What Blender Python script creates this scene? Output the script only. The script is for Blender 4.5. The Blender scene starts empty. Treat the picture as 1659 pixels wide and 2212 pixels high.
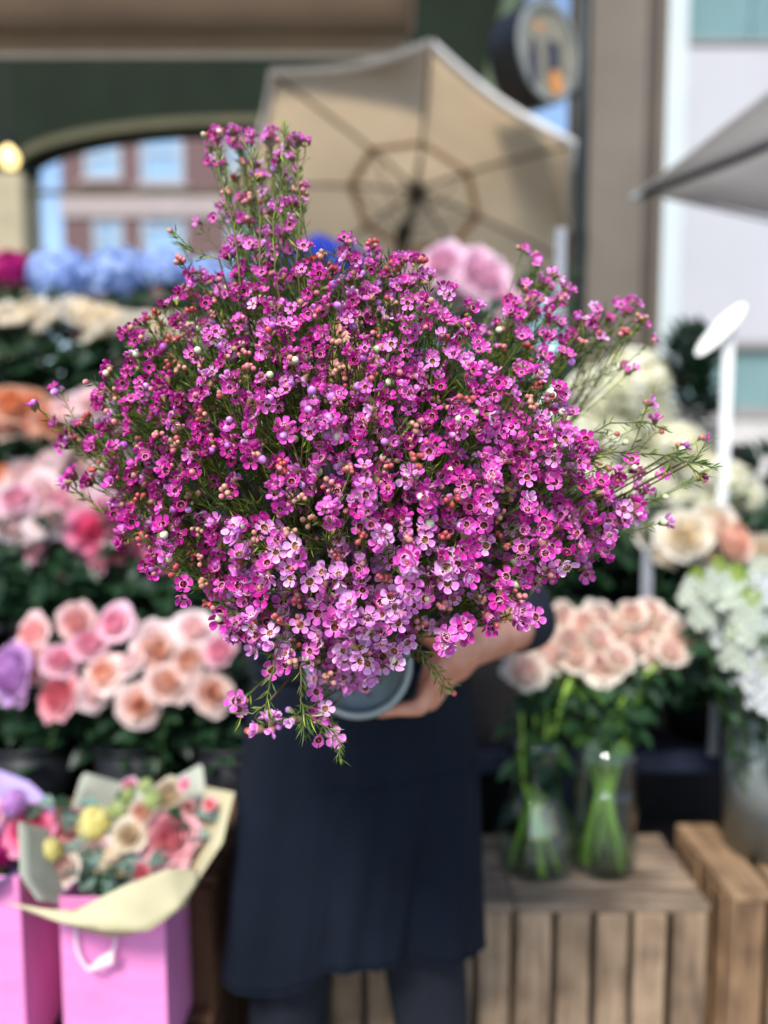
import bpy, math, random
import numpy as np
from mathutils import Vector, Matrix, Quaternion

# ------------------------------------------------------------------ camera, sky, sun, exposure
SC = bpy.context.scene
COL = SC.collection
PITCH = math.radians(5.0)
CAMZ = 1.35
FPX, CX, CY = 1597.0, 829.5, 1106.0          # photograph seen at 1659 x 2212

cam_d = bpy.data.cameras.new('camera')
cam = bpy.data.objects.new('camera', cam_d); COL.objects.link(cam)
cam.location = (0, 0, CAMZ)
cam.rotation_euler = (math.radians(90) - PITCH, 0, 0)
cam_d.sensor_width = 36; cam_d.sensor_fit = 'AUTO'
cam_d.lens = FPX / 2212 * 36
cam_d.clip_start = 0.02; cam_d.clip_end = 2000
cam_d.dof.use_dof = True
cam_d.dof.focus_distance = 0.635
cam_d.dof.aperture_fstop = 1.68
SC.camera = cam

SUN_EL, SUN_AZ = math.radians(50), math.radians(200)   # behind the camera, a little to its left
W_ = bpy.data.worlds.new('World'); SC.world = W_; W_.use_nodes = True
nt = W_.node_tree
sky = nt.nodes.new('ShaderNodeTexSky'); sky.sky_type = 'NISHITA'; sky.sun_disc = False
sky.sun_elevation = SUN_EL; sky.sun_rotation = SUN_AZ
sky.air_density = 1.0; sky.dust_density = 0.6; sky.ozone_density = 1.2
bg = nt.nodes['Background']; bg.inputs['Strength'].default_value = 0.125
nt.links.new(sky.outputs[0], bg.inputs['Color'])
sd = bpy.data.lights.new('sun', 'SUN'); sd.energy = 2.3; sd.angle = math.radians(12); sd.color = (1, .97, .93)
sun = bpy.data.objects.new('sun', sd); COL.objects.link(sun)
sdir = Vector((math.sin(SUN_AZ) * math.cos(SUN_EL), math.cos(SUN_AZ) * math.cos(SUN_EL), math.sin(SUN_EL)))
sun.rotation_euler = sdir.to_track_quat('Z', 'Y').to_euler()
SC.view_settings.view_transform = 'Standard'; SC.view_settings.look = 'None'
SC.view_settings.gamma = 1; SC.view_settings.exposure = 1.08
SC.view_settings.use_curve_mapping = False
SC.cycles.use_denoising = True
SC.cycles.max_bounces = 8; SC.cycles.transparent_max_bounces = 12
SC.cycles.diffuse_bounces = 3; SC.cycles.glossy_bounces = 3; SC.cycles.transmission_bounces = 8
SC.cycles.caustics_reflective = False; SC.cycles.caustics_refractive = False
SC.cycles.sample_clamp_indirect = 4

# ------------------------------------------------------------------ helpers
cp, sp = math.cos(PITCH), math.sin(PITCH)
def ray(x, y):
    rx, ry = (x - CX) / FPX, (CY - y) / FPX
    return Vector((rx, cp + ry * sp, -sp + ry * cp))
def P(x, y, d):
    """photo direction (x, y) met at the distance d along the street"""
    r = ray(x, y); k = d / r.y
    return Vector((r.x * k, d, CAMZ + r.z * k))
def PZ(x, y, z):
    r = ray(x, y); k = (z - CAMZ) / r.z
    return Vector((r.x * k, r.y * k, z))
def S(r, g, b):
    f = lambda c: (c / 255 / 12.92) if c <= 10.3 else ((c / 255 + .055) / 1.055) ** 2.4
    return (f(r), f(g), f(b))
def nrm(v):
    v = Vector(v); return v.normalized() if v.length > 1e-9 else Vector((0, 0, 1))

WL = {}
def tag(o, label=None, cat=None, group=None, kind=None):
    if label: o['label'] = label
    if cat: o['category'] = cat
    if group: o['group'] = group
    if kind: o['kind'] = kind
    return o
def E(name, loc, label, cat, group=None, kind=None):
    o = bpy.data.objects.new(name, None); COL.objects.link(o)
    o.empty_display_size = .05
    o.location = loc; WL[o.name] = Vector(loc)
    return tag(o, label, cat, group, kind)
def mk(name, V, F, mat, parent=None, C=None, T=None, smooth=False, origin=None):
    """one mesh object; V in world coordinates"""
    pw = WL[parent.name] if parent else Vector((0, 0, 0))
    og = Vector(origin) if origin is not None else (pw if parent else Vector((0, 0, 0)))
    V = np.asarray([tuple(v) for v in V] if not isinstance(V, np.ndarray) else V, dtype=float) - np.array(og)
    me = bpy.data.meshes.new(name)
    me.from_pydata(V.tolist(), [], F if isinstance(F, list) else F.tolist())
    if C is not None:
        C = np.asarray(C, dtype=np.float32); C = np.hstack([C, np.ones((len(C), 1), np.float32)])
        me.attributes.new('Col', 'FLOAT_COLOR', 'POINT').data.foreach_set('color', C.ravel())
    if T is not None:
        me.attributes.new('t', 'FLOAT', 'POINT').data.foreach_set('value', np.asarray(T, dtype=np.float32))
    if smooth: me.polygons.foreach_set('use_smooth', np.ones(len(me.polygons), dtype=bool))
    me.materials.append(mat)
    return link(name, me, parent, og)
def link(name, me, parent, wloc, rot=None, scale=None):
    o = bpy.data.objects.new(name, me); COL.objects.link(o)
    pw = WL[parent.name] if parent else Vector((0, 0, 0))
    o.parent = parent
    o.location = Vector(wloc) - pw; WL[o.name] = Vector(wloc)
    if rot is not None: o.rotation_mode = 'QUATERNION'; o.rotation_quaternion = rot
    if scale is not None: o.scale = (scale,) * 3 if isinstance(scale, (int, float)) else scale
    return o
def mesh_only(name, V, F, mat, C=None, T=None, smooth=True):
    o = mk(name, V, F, mat, None, C, T, smooth); me = o.data
    WL.pop(o.name, None); bpy.data.objects.remove(o); return me

def box(x0, x1, y0, y1, z0, z1):
    V = [(x, y, z) for x in (x0, x1) for y in (y0, y1) for z in (z0, z1)]
    F = [(0, 1, 3, 2), (4, 6, 7, 5), (0, 4, 5, 1), (2, 3, 7, 6), (0, 2, 6, 4), (1, 5, 7, 3)]
    return V, F
def bevbox(x0, x1, y0, y1, z0, z1, b=.003):
    """box with chamfered edges (26 faces)"""
    c = Vector(((x0 + x1) / 2, (y0 + y1) / 2, (z0 + z1) / 2)); h = Vector(((x1 - x0) / 2, (y1 - y0) / 2, (z1 - z0) / 2))
    V = []; idx = {}
    for sx in (-1, 1):
        for sy in (-1, 1):
            for sz in (-1, 1):
                for ax in range(3):
                    q = [sx * (h.x - b), sy * (h.y - b), sz * (h.z - b)]; q[ax] += (sx, sy, sz)[ax] * b
                    idx[(sx, sy, sz, ax)] = len(V); V.append(tuple(c + Vector(q)))
    F = []
    I = lambda s, ax: idx[(s[0], s[1], s[2], ax)]
    for ax in range(3):
        o1, o2 = [a for a in range(3) if a != ax]
        for sg in (-1, 1):
            q = []
            for a, bb in ((-1, -1), (1, -1), (1, 1), (-1, 1)):
                s = [0, 0, 0]; s[ax] = sg; s[o1] = a; s[o2] = bb; q.append(I(s, ax))
            F.append(tuple(q))
    for ax in range(3):
        o1, o2 = [a for a in range(3) if a != ax]
        for a in (-1, 1):
            for bb in (-1, 1):
                s0 = [0, 0, 0]; s1 = [0, 0, 0]
                s0[ax] = -1; s1[ax] = 1
                for s in (s0, s1): s[o1] = a; s[o2] = bb
                F.append((I(s0, o1), I(s1, o1), I(s1, o2), I(s0, o2)))
    for sx in (-1, 1):
        for sy in (-1, 1):
            for sz in (-1, 1):
                F.append((I((sx, sy, sz), 0), I((sx, sy, sz), 1), I((sx, sy, sz), 2)))
    return V, F
def tube(pts, rad, n=6, cap=True):
    pts = [Vector(p) for p in pts]; m = len(pts)
    if not hasattr(rad, '__len__'): rad = [rad] * m
    V, F = [], []
    up = None
    for i, p in enumerate(pts):
        d = nrm(pts[min(i + 1, m - 1)] - pts[max(i - 1, 0)])
        if up is None:
            up = Vector((0, 0, 1)) if abs(d.z) < .9 else Vector((1, 0, 0))
        a = nrm(d.cross(up)); b = nrm(a.cross(d)); up = b
        for k in range(n):
            t = 2 * math.pi * k / n
            V.append(tuple(p + (a * math.cos(t) + b * math.sin(t)) * rad[i]))
    for i in range(m - 1):
        for k in range(n):
            k2 = (k + 1) % n
            F.append((i * n + k, i * n + k2, (i + 1) * n + k2, (i + 1) * n + k))
    if cap:
        F.append(tuple(range(n - 1, -1, -1))); F.append(tuple(range((m - 1) * n, m * n)))
    return V, F
def bez(a, b, c, n=6):
    a, b, c = Vector(a), Vector(b), Vector(c)
    return [a * (1 - t) ** 2 + b * 2 * t * (1 - t) + c * t * t for t in [i / n for i in range(n + 1)]]
def lathe(prof, n=24, cx=0, cy=0, cz=0):
    V, F = [], []
    for r, z in prof:
        for k in range(n):
            t = 2 * math.pi * k / n; V.append((cx + r * math.cos(t), cy + r * math.sin(t), cz + z))
    for i in range(len(prof) - 1):
        for k in range(n):
            k2 = (k + 1) % n
            F.append((i * n + k, i * n + k2, (i + 1) * n + k2, (i + 1) * n + k))
    return V, F
def join(*parts):
    V, F = [], []
    for v, f in parts:
        o = len(V); V += [tuple(q) for q in v]; F += [tuple(i + o for i in q) for q in f]
    return V, F
def xf(VF, M):
    return [tuple(M @ Vector(v)) for v in VF[0]], VF[1]

# ------------------------------------------------------------------ materials
def newmat(name):
    m = bpy.data.materials.new(name); m.use_nodes = True
    return m, m.node_tree, m.node_tree.nodes['Principled BSDF']
def N(nt, t, **kw):
    n = nt.nodes.new(t)
    for k, v in kw.items(): setattr(n, k, v)
    return n
def plain(name, col, rough=.6, var=.12, scale=8, bump=.0, bscale=60, metal=0, spec=.3, stretch=None, rnd=0.0):
    """base colour broken up by noise, plus fine relief"""
    m, t, b = newmat(name)
    tc = N(t, 'ShaderNodeTexCoord'); mp = N(t, 'ShaderNodeMapping')
    if stretch: mp.inputs['Scale'].default_value = stretch
    t.links.new(tc.outputs['Object'], mp.inputs[0])
    no = N(t, 'ShaderNodeTexNoise'); no.inputs['Scale'].default_value = scale; no.inputs['Detail'].default_value = 5
    t.links.new(mp.outputs[0], no.inputs['Vector'])
    mr = N(t, 'ShaderNodeMapRange'); mr.inputs['From Min'].default_value = .3; mr.inputs['From Max'].default_value = .7
    mr.inputs['To Min'].default_value = 1 - var; mr.inputs['To Max'].default_value = 1 + var
    t.links.new(no.outputs['Fac'], mr.inputs[0])
    val = mr.outputs[0]
    if rnd:
        oi = N(t, 'ShaderNodeObjectInfo'); mr2 = N(t, 'ShaderNodeMapRange')
        mr2.inputs['To Min'].default_value = 1 - rnd; mr2.inputs['To Max'].default_value = 1 + rnd
        t.links.new(oi.outputs['Random'], mr2.inputs[0])
        mu = N(t, 'ShaderNodeMath', operation='MULTIPLY'); t.links.new(val, mu.inputs[0]); t.links.new(mr2.outputs[0], mu.inputs[1]); val = mu.outputs[0]
    vm = N(t, 'ShaderNodeVectorMath', operation='SCALE'); vm.inputs[0].default_value = col
    t.links.new(val, vm.inputs['Scale']); t.links.new(vm.outputs[0], b.inputs['Base Color'])
    b.inputs['Roughness'].default_value = rough; b.inputs['Metallic'].default_value = metal
    b.inputs['Specular IOR Level'].default_value = spec
    if bump:
        n2 = N(t, 'ShaderNodeTexNoise'); n2.inputs['Scale'].default_value = bscale; n2.inputs['Detail'].default_value = 3
        t.links.new(mp.outputs[0], n2.inputs['Vector'])
        bp = N(t, 'ShaderNodeBump'); bp.inputs['Strength'].default_value = bump; bp.inputs['Distance'].default_value = .01
        t.links.new(n2.outputs['Fac'], bp.inputs['Height']); t.links.new(bp.outputs[0], b.inputs['Normal'])
    return m
def addtrans(m, fac):
    """some light passes through thin petals, leaves and cloth"""
    t = m.node_tree; b = t.nodes['Principled BSDF']; out = t.nodes['Material Output']
    tr = N(t, 'ShaderNodeBsdfTranslucent'); mx = N(t, 'ShaderNodeMixShader'); mx.inputs[0].default_value = fac
    src = b.inputs['Base Color'].links
    if src: t.links.new(src[0].from_socket, tr.inputs['Color'])
    else: tr.inputs['Color'].default_value = b.inputs['Base Color'].default_value
    t.links.new(b.outputs[0], mx.inputs[1]); t.links.new(tr.outputs[0], mx.inputs[2]); t.links.new(mx.outputs[0], out.inputs[0])
    return m
def vcol(name, rough=.45, trans=.0, spec=.3, hue=.0):
    m, t, b = newmat(name)
    a = N(t, 'ShaderNodeAttribute', attribute_name='Col')
    no = N(t, 'ShaderNodeTexNoise'); no.inputs['Scale'].default_value = 420
    tc = N(t, 'ShaderNodeTexCoord'); t.links.new(tc.outputs['Object'], no.inputs['Vector'])
    mr = N(t, 'ShaderNodeMapRange'); mr.inputs['To Min'].default_value = .78; mr.inputs['To Max'].default_value = 1.22
    t.links.new(no.outputs['Fac'], mr.inputs[0])
    oi = N(t, 'ShaderNodeObjectInfo'); mr2 = N(t, 'ShaderNodeMapRange'); mr2.inputs['To Min'].default_value = .9; mr2.inputs['To Max'].default_value = 1.1
    t.links.new(oi.outputs['Random'], mr2.inputs[0])
    mu = N(t, 'ShaderNodeMath', operation='MULTIPLY'); t.links.new(mr.outputs[0], mu.inputs[0]); t.links.new(mr2.outputs[0], mu.inputs[1])
    vm = N(t, 'ShaderNodeVectorMath', operation='SCALE'); t.links.new(a.outputs['Color'], vm.inputs[0]); t.links.new(mu.outputs[0], vm.inputs['Scale'])
    t.links.new(vm.outputs[0], b.inputs['Base Color'])
    b.inputs['Roughness'].default_value = rough; b.inputs['Specular IOR Level'].default_value = spec
    if trans: addtrans(m, trans)
    return m
def petalmat(name, inner, mid, outer, trans=.42, var=.1):
    """colour from the heart of a bloom (t = 0) to its outer petals (t = 1)"""
    m, t, b = newmat(name)
    a = N(t, 'ShaderNodeAttribute', attribute_name='t')
    no = N(t, 'ShaderNodeTexNoise'); no.inputs['Scale'].default_value = 5
    tc = N(t, 'ShaderNodeTexCoord'); t.links.new(tc.outputs['Object'], no.inputs['Vector'])
    ma = N(t, 'ShaderNodeMath', operation='MULTIPLY_ADD'); ma.inputs[1].default_value = .35; 
    t.links.new(no.outputs['Fac'], ma.inputs[0])
    su = N(t, 'ShaderNodeMath', operation='ADD'); su.inputs[1].default_value = -.17
    t.links.new(a.outputs['Fac'], ma.inputs[2]); t.links.new(ma.outputs[0], su.inputs[0])
    cr = N(t, 'ShaderNodeValToRGB'); e = cr.color_ramp.elements
    e[0].position = 0; e[0].color = (*inner, 1); e[1].position = 1; e[1].color = (*outer, 1)
    x = cr.color_ramp.elements.new(.45); x.color = (*mid, 1)
    t.links.new(su.outputs[0], cr.inputs[0])
    oi = N(t, 'ShaderNodeObjectInfo'); mr2 = N(t, 'ShaderNodeMapRange'); mr2.inputs['To Min'].default_value = 1 - var; mr2.inputs['To Max'].default_value = 1 + var * .6
    t.links.new(oi.outputs['Random'], mr2.inputs[0])
    vm = N(t, 'ShaderNodeVectorMath', operation='SCALE'); t.links.new(cr.outputs[0], vm.inputs[0]); t.links.new(mr2.outputs[0], vm.inputs['Scale'])
    t.links.new(vm.outputs[0], b.inputs['Base Color'])
    b.inputs['Roughness'].default_value = .6; b.inputs['Specular IOR Level'].default_value = .2
    return addtrans(m, trans)
def woodmat(name, c0, c1, axis='z', rough=.75):
    """weathered board: grain along the board, every board its own tone"""
    m, t, b = newmat(name)
    tc = N(t, 'ShaderNodeTexCoord'); oi = N(t, 'ShaderNodeObjectInfo')
    ad = N(t, 'ShaderNodeVectorMath', operation='ADD'); cm = N(t, 'ShaderNodeCombineXYZ')
    ml = N(t, 'ShaderNodeMath', operation='MULTIPLY'); ml.inputs[1].default_value = 37
    t.links.new(oi.outputs['Random'], ml.inputs[0])
    for k in range(3): t.links.new(ml.outputs[0], cm.inputs[k])
    t.links.new(tc.outputs['Object'], ad.inputs[0]); t.links.new(cm.outputs[0], ad.inputs[1])
    mp = N(t, 'ShaderNodeMapping'); s = {'x': (4, 60, 60), 'y': (60, 4, 60), 'z': (60, 60, 4)}[axis]
    mp.inputs['Scale'].default_value = s; t.links.new(ad.outputs[0], mp.inputs[0])
    n1 = N(t, 'ShaderNodeTexNoise'); n1.inputs['Scale'].default_value = 1.2; n1.inputs['Detail'].default_value = 6; n1.inputs['Distortion'].default_value = .6
    t.links.new(mp.outputs[0], n1.inputs['Vector'])
    n3 = N(t, 'ShaderNodeTexNoise'); n3.inputs['Scale'].default_value = 9; n3.inputs['Detail'].default_value = 3; t.links.new(ad.outputs[0], n3.inputs['Vector'])
    cr = N(t, 'ShaderNodeValToRGB'); e = cr.color_ramp.elements
    e[0].position = .3; e[0].color = (*c0, 1); e[1].position = .68; e[1].color = (*c1, 1)
    mx = N(t, 'ShaderNodeMath', operation='MULTIPLY_ADD'); mx.inputs[1].default_value = .5
    t.links.new(n3.outputs['Fac'], mx.inputs[0])
    m2 = N(t, 'ShaderNodeMath', operation='MULTIPLY'); m2.inputs[1].default_value = .5; t.links.new(n1.outputs['Fac'], m2.inputs[0]); t.links.new(m2.outputs[0], mx.inputs[2])
    t.links.new(mx.outputs[0], cr.inputs[0])
    mr = N(t, 'ShaderNodeMapRange'); mr.inputs['To Min'].default_value = .78; mr.inputs['To Max'].default_value = 1.2
    t.links.new(oi.outputs['Random'], mr.inputs[0])
    vm = N(t, 'ShaderNodeVectorMath', operation='SCALE'); t.links.new(cr.outputs[0], vm.inputs[0]); t.links.new(mr.outputs[0], vm.inputs['Scale'])
    t.links.new(vm.outputs[0], b.inputs['Base Color']); b.inputs['Roughness'].default_value = rough; b.inputs['Specular IOR Level'].default_value = .2
    bp = N(t, 'ShaderNodeBump'); bp.inputs['Strength'].default_value = .9; bp.inputs['Distance'].default_value = .006
    t.links.new(n1.outputs['Fac'], bp.inputs['Height']); t.links.new(bp.outputs[0], b.inputs['Normal'])
    return m
def glassmat(name, col=(.93, .97, .96), ior=1.45, lo=.07):
    """thin clear wall: straight transmission plus a sheen that grows at grazing angles"""
    m, t, b = newmat(name); t.nodes.remove(b)
    tr = N(t, 'ShaderNodeBsdfTransparent'); tr.inputs['Color'].default_value = (*col, 1)
    gl = N(t, 'ShaderNodeBsdfGlossy'); gl.inputs['Roughness'].default_value = .03
    lw = N(t, 'ShaderNodeLayerWeight'); lw.inputs['Blend'].default_value = .35
    pw_ = N(t, 'ShaderNodeMath', operation='POWER'); pw_.inputs[1].default_value = 3.0; t.links.new(lw.outputs['Facing'], pw_.inputs[0])
    fr = N(t, 'ShaderNodeMath', operation='MULTIPLY_ADD'); fr.inputs[1].default_value = .7; fr.inputs[2].default_value = lo; t.links.new(pw_.outputs[0], fr.inputs[0])
    mx = N(t, 'ShaderNodeMixShader'); t.links.new(fr.outputs[0], mx.inputs[0]); t.links.new(tr.outputs[0], mx.inputs[1]); t.links.new(gl.outputs[0], mx.inputs[2])
    t.links.new(mx.outputs[0], t.nodes['Material Output'].inputs[0])
    return m

M = {}
M['green_paint'] = plain('green_paint', S(30, 38, 27), .8, .18, 2.5, .15, 30, spec=.1)
M['green_light'] = plain('green_light_paint', S(84, 96, 76), .8, .12, 3, spec=.1)
M['olive'] = plain('olive_trim', S(84, 80, 54), .7, .15, 4)
M['pier'] = plain('beige_render', S(172, 158, 128), .8, .1, 5, .2, 80)
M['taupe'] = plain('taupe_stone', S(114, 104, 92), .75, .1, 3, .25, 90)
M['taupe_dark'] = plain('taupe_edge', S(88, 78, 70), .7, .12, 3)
M['pipe'] = plain('dark_green_iron', S(26, 34, 34), .4, .2, 6)
M['awning'] = addtrans(plain('beige_canvas_awning', S(186, 170, 152), .85, .06, 3, .15, 300), .5)
M['canvas'] = addtrans(plain('cream_canvas', S(244, 229, 206), .85, .06, 3, .15, 400), .68)
M['canvas_lit_edge'] = plain('cream_hem_lit', S(232, 224, 215), .8, .05, 6)  # hem whitened: light along the canvas edge put into its colour
M['strut'] = plain('grey_brown_strut', S(128, 114, 98), .5, .1, 20)
M['ring'] = plain('tan_webbing', S(196, 148, 100), .8, .1, 30)
M['grey_canvas'] = addtrans(plain('grey_canvas', S(214, 210, 206), .85, .05, 4, .1, 300), .62)
M['iron'] = plain('dark_iron', S(48, 44, 42), .4, .15, 20, metal=.3)
M['black'] = plain('black_plastic', S(22, 23, 26), .45, .2, 12)
M['navy_board'] = plain('navy_board', S(40, 46, 66), .5, .15, 10, .1, 60)
M['stand'] = plain('dark_stand_shade_board', S(34, 31, 32), .6, .25, 9, .2, 70)  # dark boards; the near-black tone also carries shade behind the blooms
M['white_wall'] = plain('white_facade_panel', S(184, 181, 182), .5, .06, .6)
M['white_edge'] = plain('white_facade_edge', S(196, 202, 198), .5, .03, 1)
M['teal_glass'] = plain('teal_window_glass', S(112, 140, 138), .25, .18, .5, spec=.5)
M['grey_band'] = plain('grey_facade_band', S(150, 142, 136), .6, .06, 2)
M['street_wall'] = plain('pale_street_wall', S(200, 194, 186), .8, .08, 2)
M['pavement'] = plain('pavement_stone', S(120, 114, 106), .85, .15, 1.5, .3, 40)
M['win_white'] = plain('white_window_frame', S(158, 168, 178), .5, .04, 2)
M['win_pane'] = plain('pale_window_pane', S(140, 172, 198), .2, .12, .4, spec=.5)
M['stone_band'] = plain('pale_stone_band', S(165, 150, 145), .8, .08, 2)
M['white_plastic'] = plain('white_plastic', S(232, 232, 230), .4, .03, 6)
M['grey_plastic'] = plain('pale_grey_plastic', S(150, 152, 158), .4, .05, 6)
M['card'] = plain('white_card', S(240, 238, 226), .6, .03, 6)
M['zinc'] = plain('grey_zinc', S(150, 158, 156), .42, .1, 7, .08, 25, metal=.35)
M['zinc_dark'] = plain('grey_bucket', S(128, 140, 142), .45, .08, 8, metal=.1)
M['pinkbag'] = plain('pink_paper_bag', S(238, 142, 198), .55, .07, 5, .5, 14)
M['wrap'] = addtrans(plain('cream_wrapping_paper', S(212, 202, 162), .7, .05, 9, .12, 40), .25)
M['wrap_in'] = addtrans(plain('pale_wrapping_paper', S(196, 198, 178), .7, .05, 9, .12, 40), .25)
M['lilac_wrap'] = addtrans(plain('lilac_wrapping_paper', S(190, 168, 218), .7, .05, 9, .1, 40), .2)
M['cordw'] = plain('white_cord', S(225, 200, 215), .7, .05, 40)
M['apron'] = plain('navy_apron_cloth', S(15, 22, 33), .8, .2, 9, .35, 240, spec=.15)
M['shirt'] = plain('dark_navy_shirt', S(26, 28, 42), .85, .12, 20, .2, 300)
M['trousers'] = plain('dark_denim', S(26, 29, 38), .85, .2, 25, .3, 350)
M['hair'] = plain('brown_hair', S(48, 34, 26), .55, .3, 60, .4, 200)
M['shoe'] = plain('black_shoe', S(24, 24, 26), .5, .1, 10)
M['badge'] = plain('pale_blue_badge', S(150, 190, 215), .3, .1, 100)
M['leafA'] = addtrans(plain('rose_leaf', S(38, 66, 40), .4, .25, 30, .2, 90, spec=.4, rnd=.3), .15)
M['leafB'] = addtrans(plain('fresh_leaf', S(66, 98, 44), .45, .2, 30, .2, 90, rnd=.25), .2)
M['leafE'] = addtrans(plain('eucalyptus_leaf', S(112, 134, 120), .6, .12, 30, rnd=.15), .1)
M['stem'] = addtrans(plain('green_stem', S(162, 198, 84), .5, .15, 30, rnd=.2), .15)
M['stemd'] = plain('dark_green_stem', S(54, 78, 38), .5, .15, 30, rnd=.2)
M['dark_wood'] = woodmat('dark_crate_wood', S(66, 44, 32), S(108, 76, 54))
M['dark_woodx'] = woodmat('dark_crate_end_wood', S(66, 44, 32), S(108, 76, 54), 'x')
M['crate'] = woodmat('weathered_crate_wood', S(84, 66, 52), S(184, 156, 126))
M['cratex'] = woodmat('weathered_crate_end_wood', S(92, 76, 62), S(182, 158, 132), 'x')
M['crate2'] = woodmat('warm_crate_wood', S(78, 58, 44), S(166, 132, 98))
M['crate2x'] = woodmat('warm_crate_end_wood', S(84, 64, 48), S(172, 140, 106), 'x')
M['crate2y'] = woodmat('warm_crate_plank', S(84, 64, 48), S(172, 140, 106), 'y')
M['glass'] = glassmat('clear_glass')
M['water'] = glassmat('vase_water', (.90, .96, .93), 1.2)
m, t, b = newmat('skin')
no = N(t, 'ShaderNodeTexNoise'); no.inputs['Scale'].default_value = 30; tc = N(t, 'ShaderNodeTexCoord'); t.links.new(tc.outputs['Object'], no.inputs['Vector'])
cr = N(t, 'ShaderNodeValToRGB'); cr.color_ramp.elements[0].position = .3; cr.color_ramp.elements[0].color = (*S(198, 128, 100), 1); cr.color_ramp.elements[1].position = .7; cr.color_ramp.elements[1].color = (*S(222, 158, 130), 1)
t.links.new(no.outputs['Fac'], cr.inputs[0]); t.links.new(cr.outputs[0], b.inputs['Base Color'])
b.inputs['Roughness'].default_value = .5; b.inputs['Subsurface Weight'].default_value = .12; b.inputs['Subsurface Radius'].default_value = (.01, .004, .002)
M['skin'] = m
m, t, b = newmat('warm_bulb'); b.inputs['Base Color'].default_value = (*S(255, 225, 160), 1)
b.inputs['Emission Color'].default_value = (*S(255, 222, 140), 1); b.inputs['Emission Strength'].default_value = 1.3
M['bulb'] = m
m, t, b = newmat('brick_wall')
br = N(t, 'ShaderNodeTexBrick'); br.inputs['Color1'].default_value = (*S(104, 72, 70), 1); br.inputs['Color2'].default_value = (*S(88, 60, 62), 1); br.inputs['Mortar'].default_value = (*S(140, 120, 112), 1)
br.inputs['Scale'].default_value = 4.2; tc = N(t, 'ShaderNodeTexCoord'); mp = N(t, 'ShaderNodeMapping'); mp.inputs['Rotation'].default_value = (math.radians(-90), 0, 0)
t.links.new(tc.outputs['Object'], mp.inputs[0]); t.links.new(mp.outputs[0], br.inputs['Vector']); t.links.new(br.outputs[0], b.inputs['Base Color']); b.inputs['Roughness'].default_value = .85
M['brick'] = m

# ------------------------------------------------------------------ ground and far buildings
gv, gf = box(-150, 150, -60, 250, -.3, 0)
tag(mk('pavement', gv, gf, M['pavement']), 'grey stone pavement running under the whole market', 'pavement', kind='structure')

def wall_with_windows(parent, x0, x1, z0, z1, y, wins, mat, depth=.25):
    """front wall at y cut into rectangles round the window openings"""
    xs = sorted(set([x0, x1] + [a for w in wins for a in (w[0], w[1])])); zs = sorted(set([z0, z1] + [a for w in wins for a in (w[2], w[3])]))
    V, F = [], []
    for i in range(len(xs) - 1):
        for j in range(len(zs) - 1):
            mx, mz = (xs[i] + xs[i + 1]) / 2, (zs[j] + zs[j + 1]) / 2
            if any(w[0] < mx < w[1] and w[2] < mz < w[3] for w in wins): continue
            v, f = box(xs[i], xs[i + 1], y, y + depth, zs[j], zs[j + 1])
            o = len(V); V += v; F += [tuple(k + o for k in q) for q in f]
    return mk('wall', V, F, mat, parent)
bd = 30.0
bb = E('brick_building', (P(300, 500, bd).x, bd, 0), 'red brick building with white sash windows seen through the green arch', 'building')
bx0 = P(133, 400, bd).x; bx1 = P(700, 400, bd).x
wz = lambda y: P(300, y, bd).z
wx = lambda x: P(x, 400, bd).x
wins = [(wx(182), wx(262), wz(384), wz(292)), (wx(302), wx(398), wz(395), wz(262)), (wx(302), wx(398), wz(560), wz(418)), (wx(196), wx(262), wz(560), wz(472)),
        (wx(490), wx(570), wz(384), wz(292)), (wx(490), wx(570), wz(560), wz(472)), (wx(620), wx(680), wz(395), wz(262))]
wall_with_windows(bb, bx0, bx1, 0, 26, bd, wins, M['brick'])
sv, sf = box(bx0 + .02, bx1, bd + .26, bd + 14, 0, 26.4); mk('side_wall', sv, sf, M['brick'], bb)
for (a, b_, c, d_) in wins:
    fr = .22
    w = mk('window', *join(box(a, a + fr, bd + .02, bd + .2, c, d_), box(b_ - fr, b_, bd + .02, bd + .2, c, d_), box(a + fr, b_ - fr, bd + .02, bd + .2, c, c + fr), box(a + fr, b_ - fr, bd + .02, bd + .2, d_ - fr, d_),
                               box(a + fr, b_ - fr, bd + .04, bd + .18, (c + d_) / 2 - .09, (c + d_) / 2 + .09)), M['win_white'], bb)
    mk('pane', *box(a + fr, b_ - fr, bd + .1, bd + .13, c + fr, d_ - fr), M['win_pane'], w)
    mk('sill', *box(a - .12, b_ + .12, bd - .12, bd + .02, c - .2, c - .02), M['stone_band'], w)
mk('stone_band', *box(bx0 - .04, bx1, bd - .1, bd - .003, wz(470), wz(425)), M['stone_band'], bb)

wd = 13.0
wb = E('white_building', (P(1550, 500, wd).x, wd, 0), 'white panelled building with teal glass windows beyond the stone pillar', 'building')
wX = lambda x: P(x, 400, wd).x
wZ = lambda y: P(1500, y, wd).z
xL, xR = wX(1405), wX(2400)
for x0, x1, y0, y1, mname, off in ((1472, 1880, 735, 96, 'white_wall', 0), (1884, 2400, 735, 96, 'white_wall', .0), (1472, 2400, -900, -420, 'white_wall', 0)):
    mk('wall_panel', *box(wX(x0) + .004, wX(x1), wd + off, wd + .3, wZ(max(y0, y1)), wZ(min(y0, y1))), M[mname], wb)
mk('corner_strip', *box(xL, wX(1472), wd - .08, wd + .3, 0, wZ(-900)), M['white_edge'], wb)
for x0, x1 in ((1476, 1612), (1618, 1880), (1886, 2380)):
    mk('window_pane', *box(wX(x0), wX(x1), wd + .12, wd + .2, wZ(88), wZ(-414)), M['teal_glass'], wb)
mk('window_sill', *box(wX(1474), xR, wd - .05, wd + .3, wZ(95.5), wZ(88.5)), M['grey_band'], wb)
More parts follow.
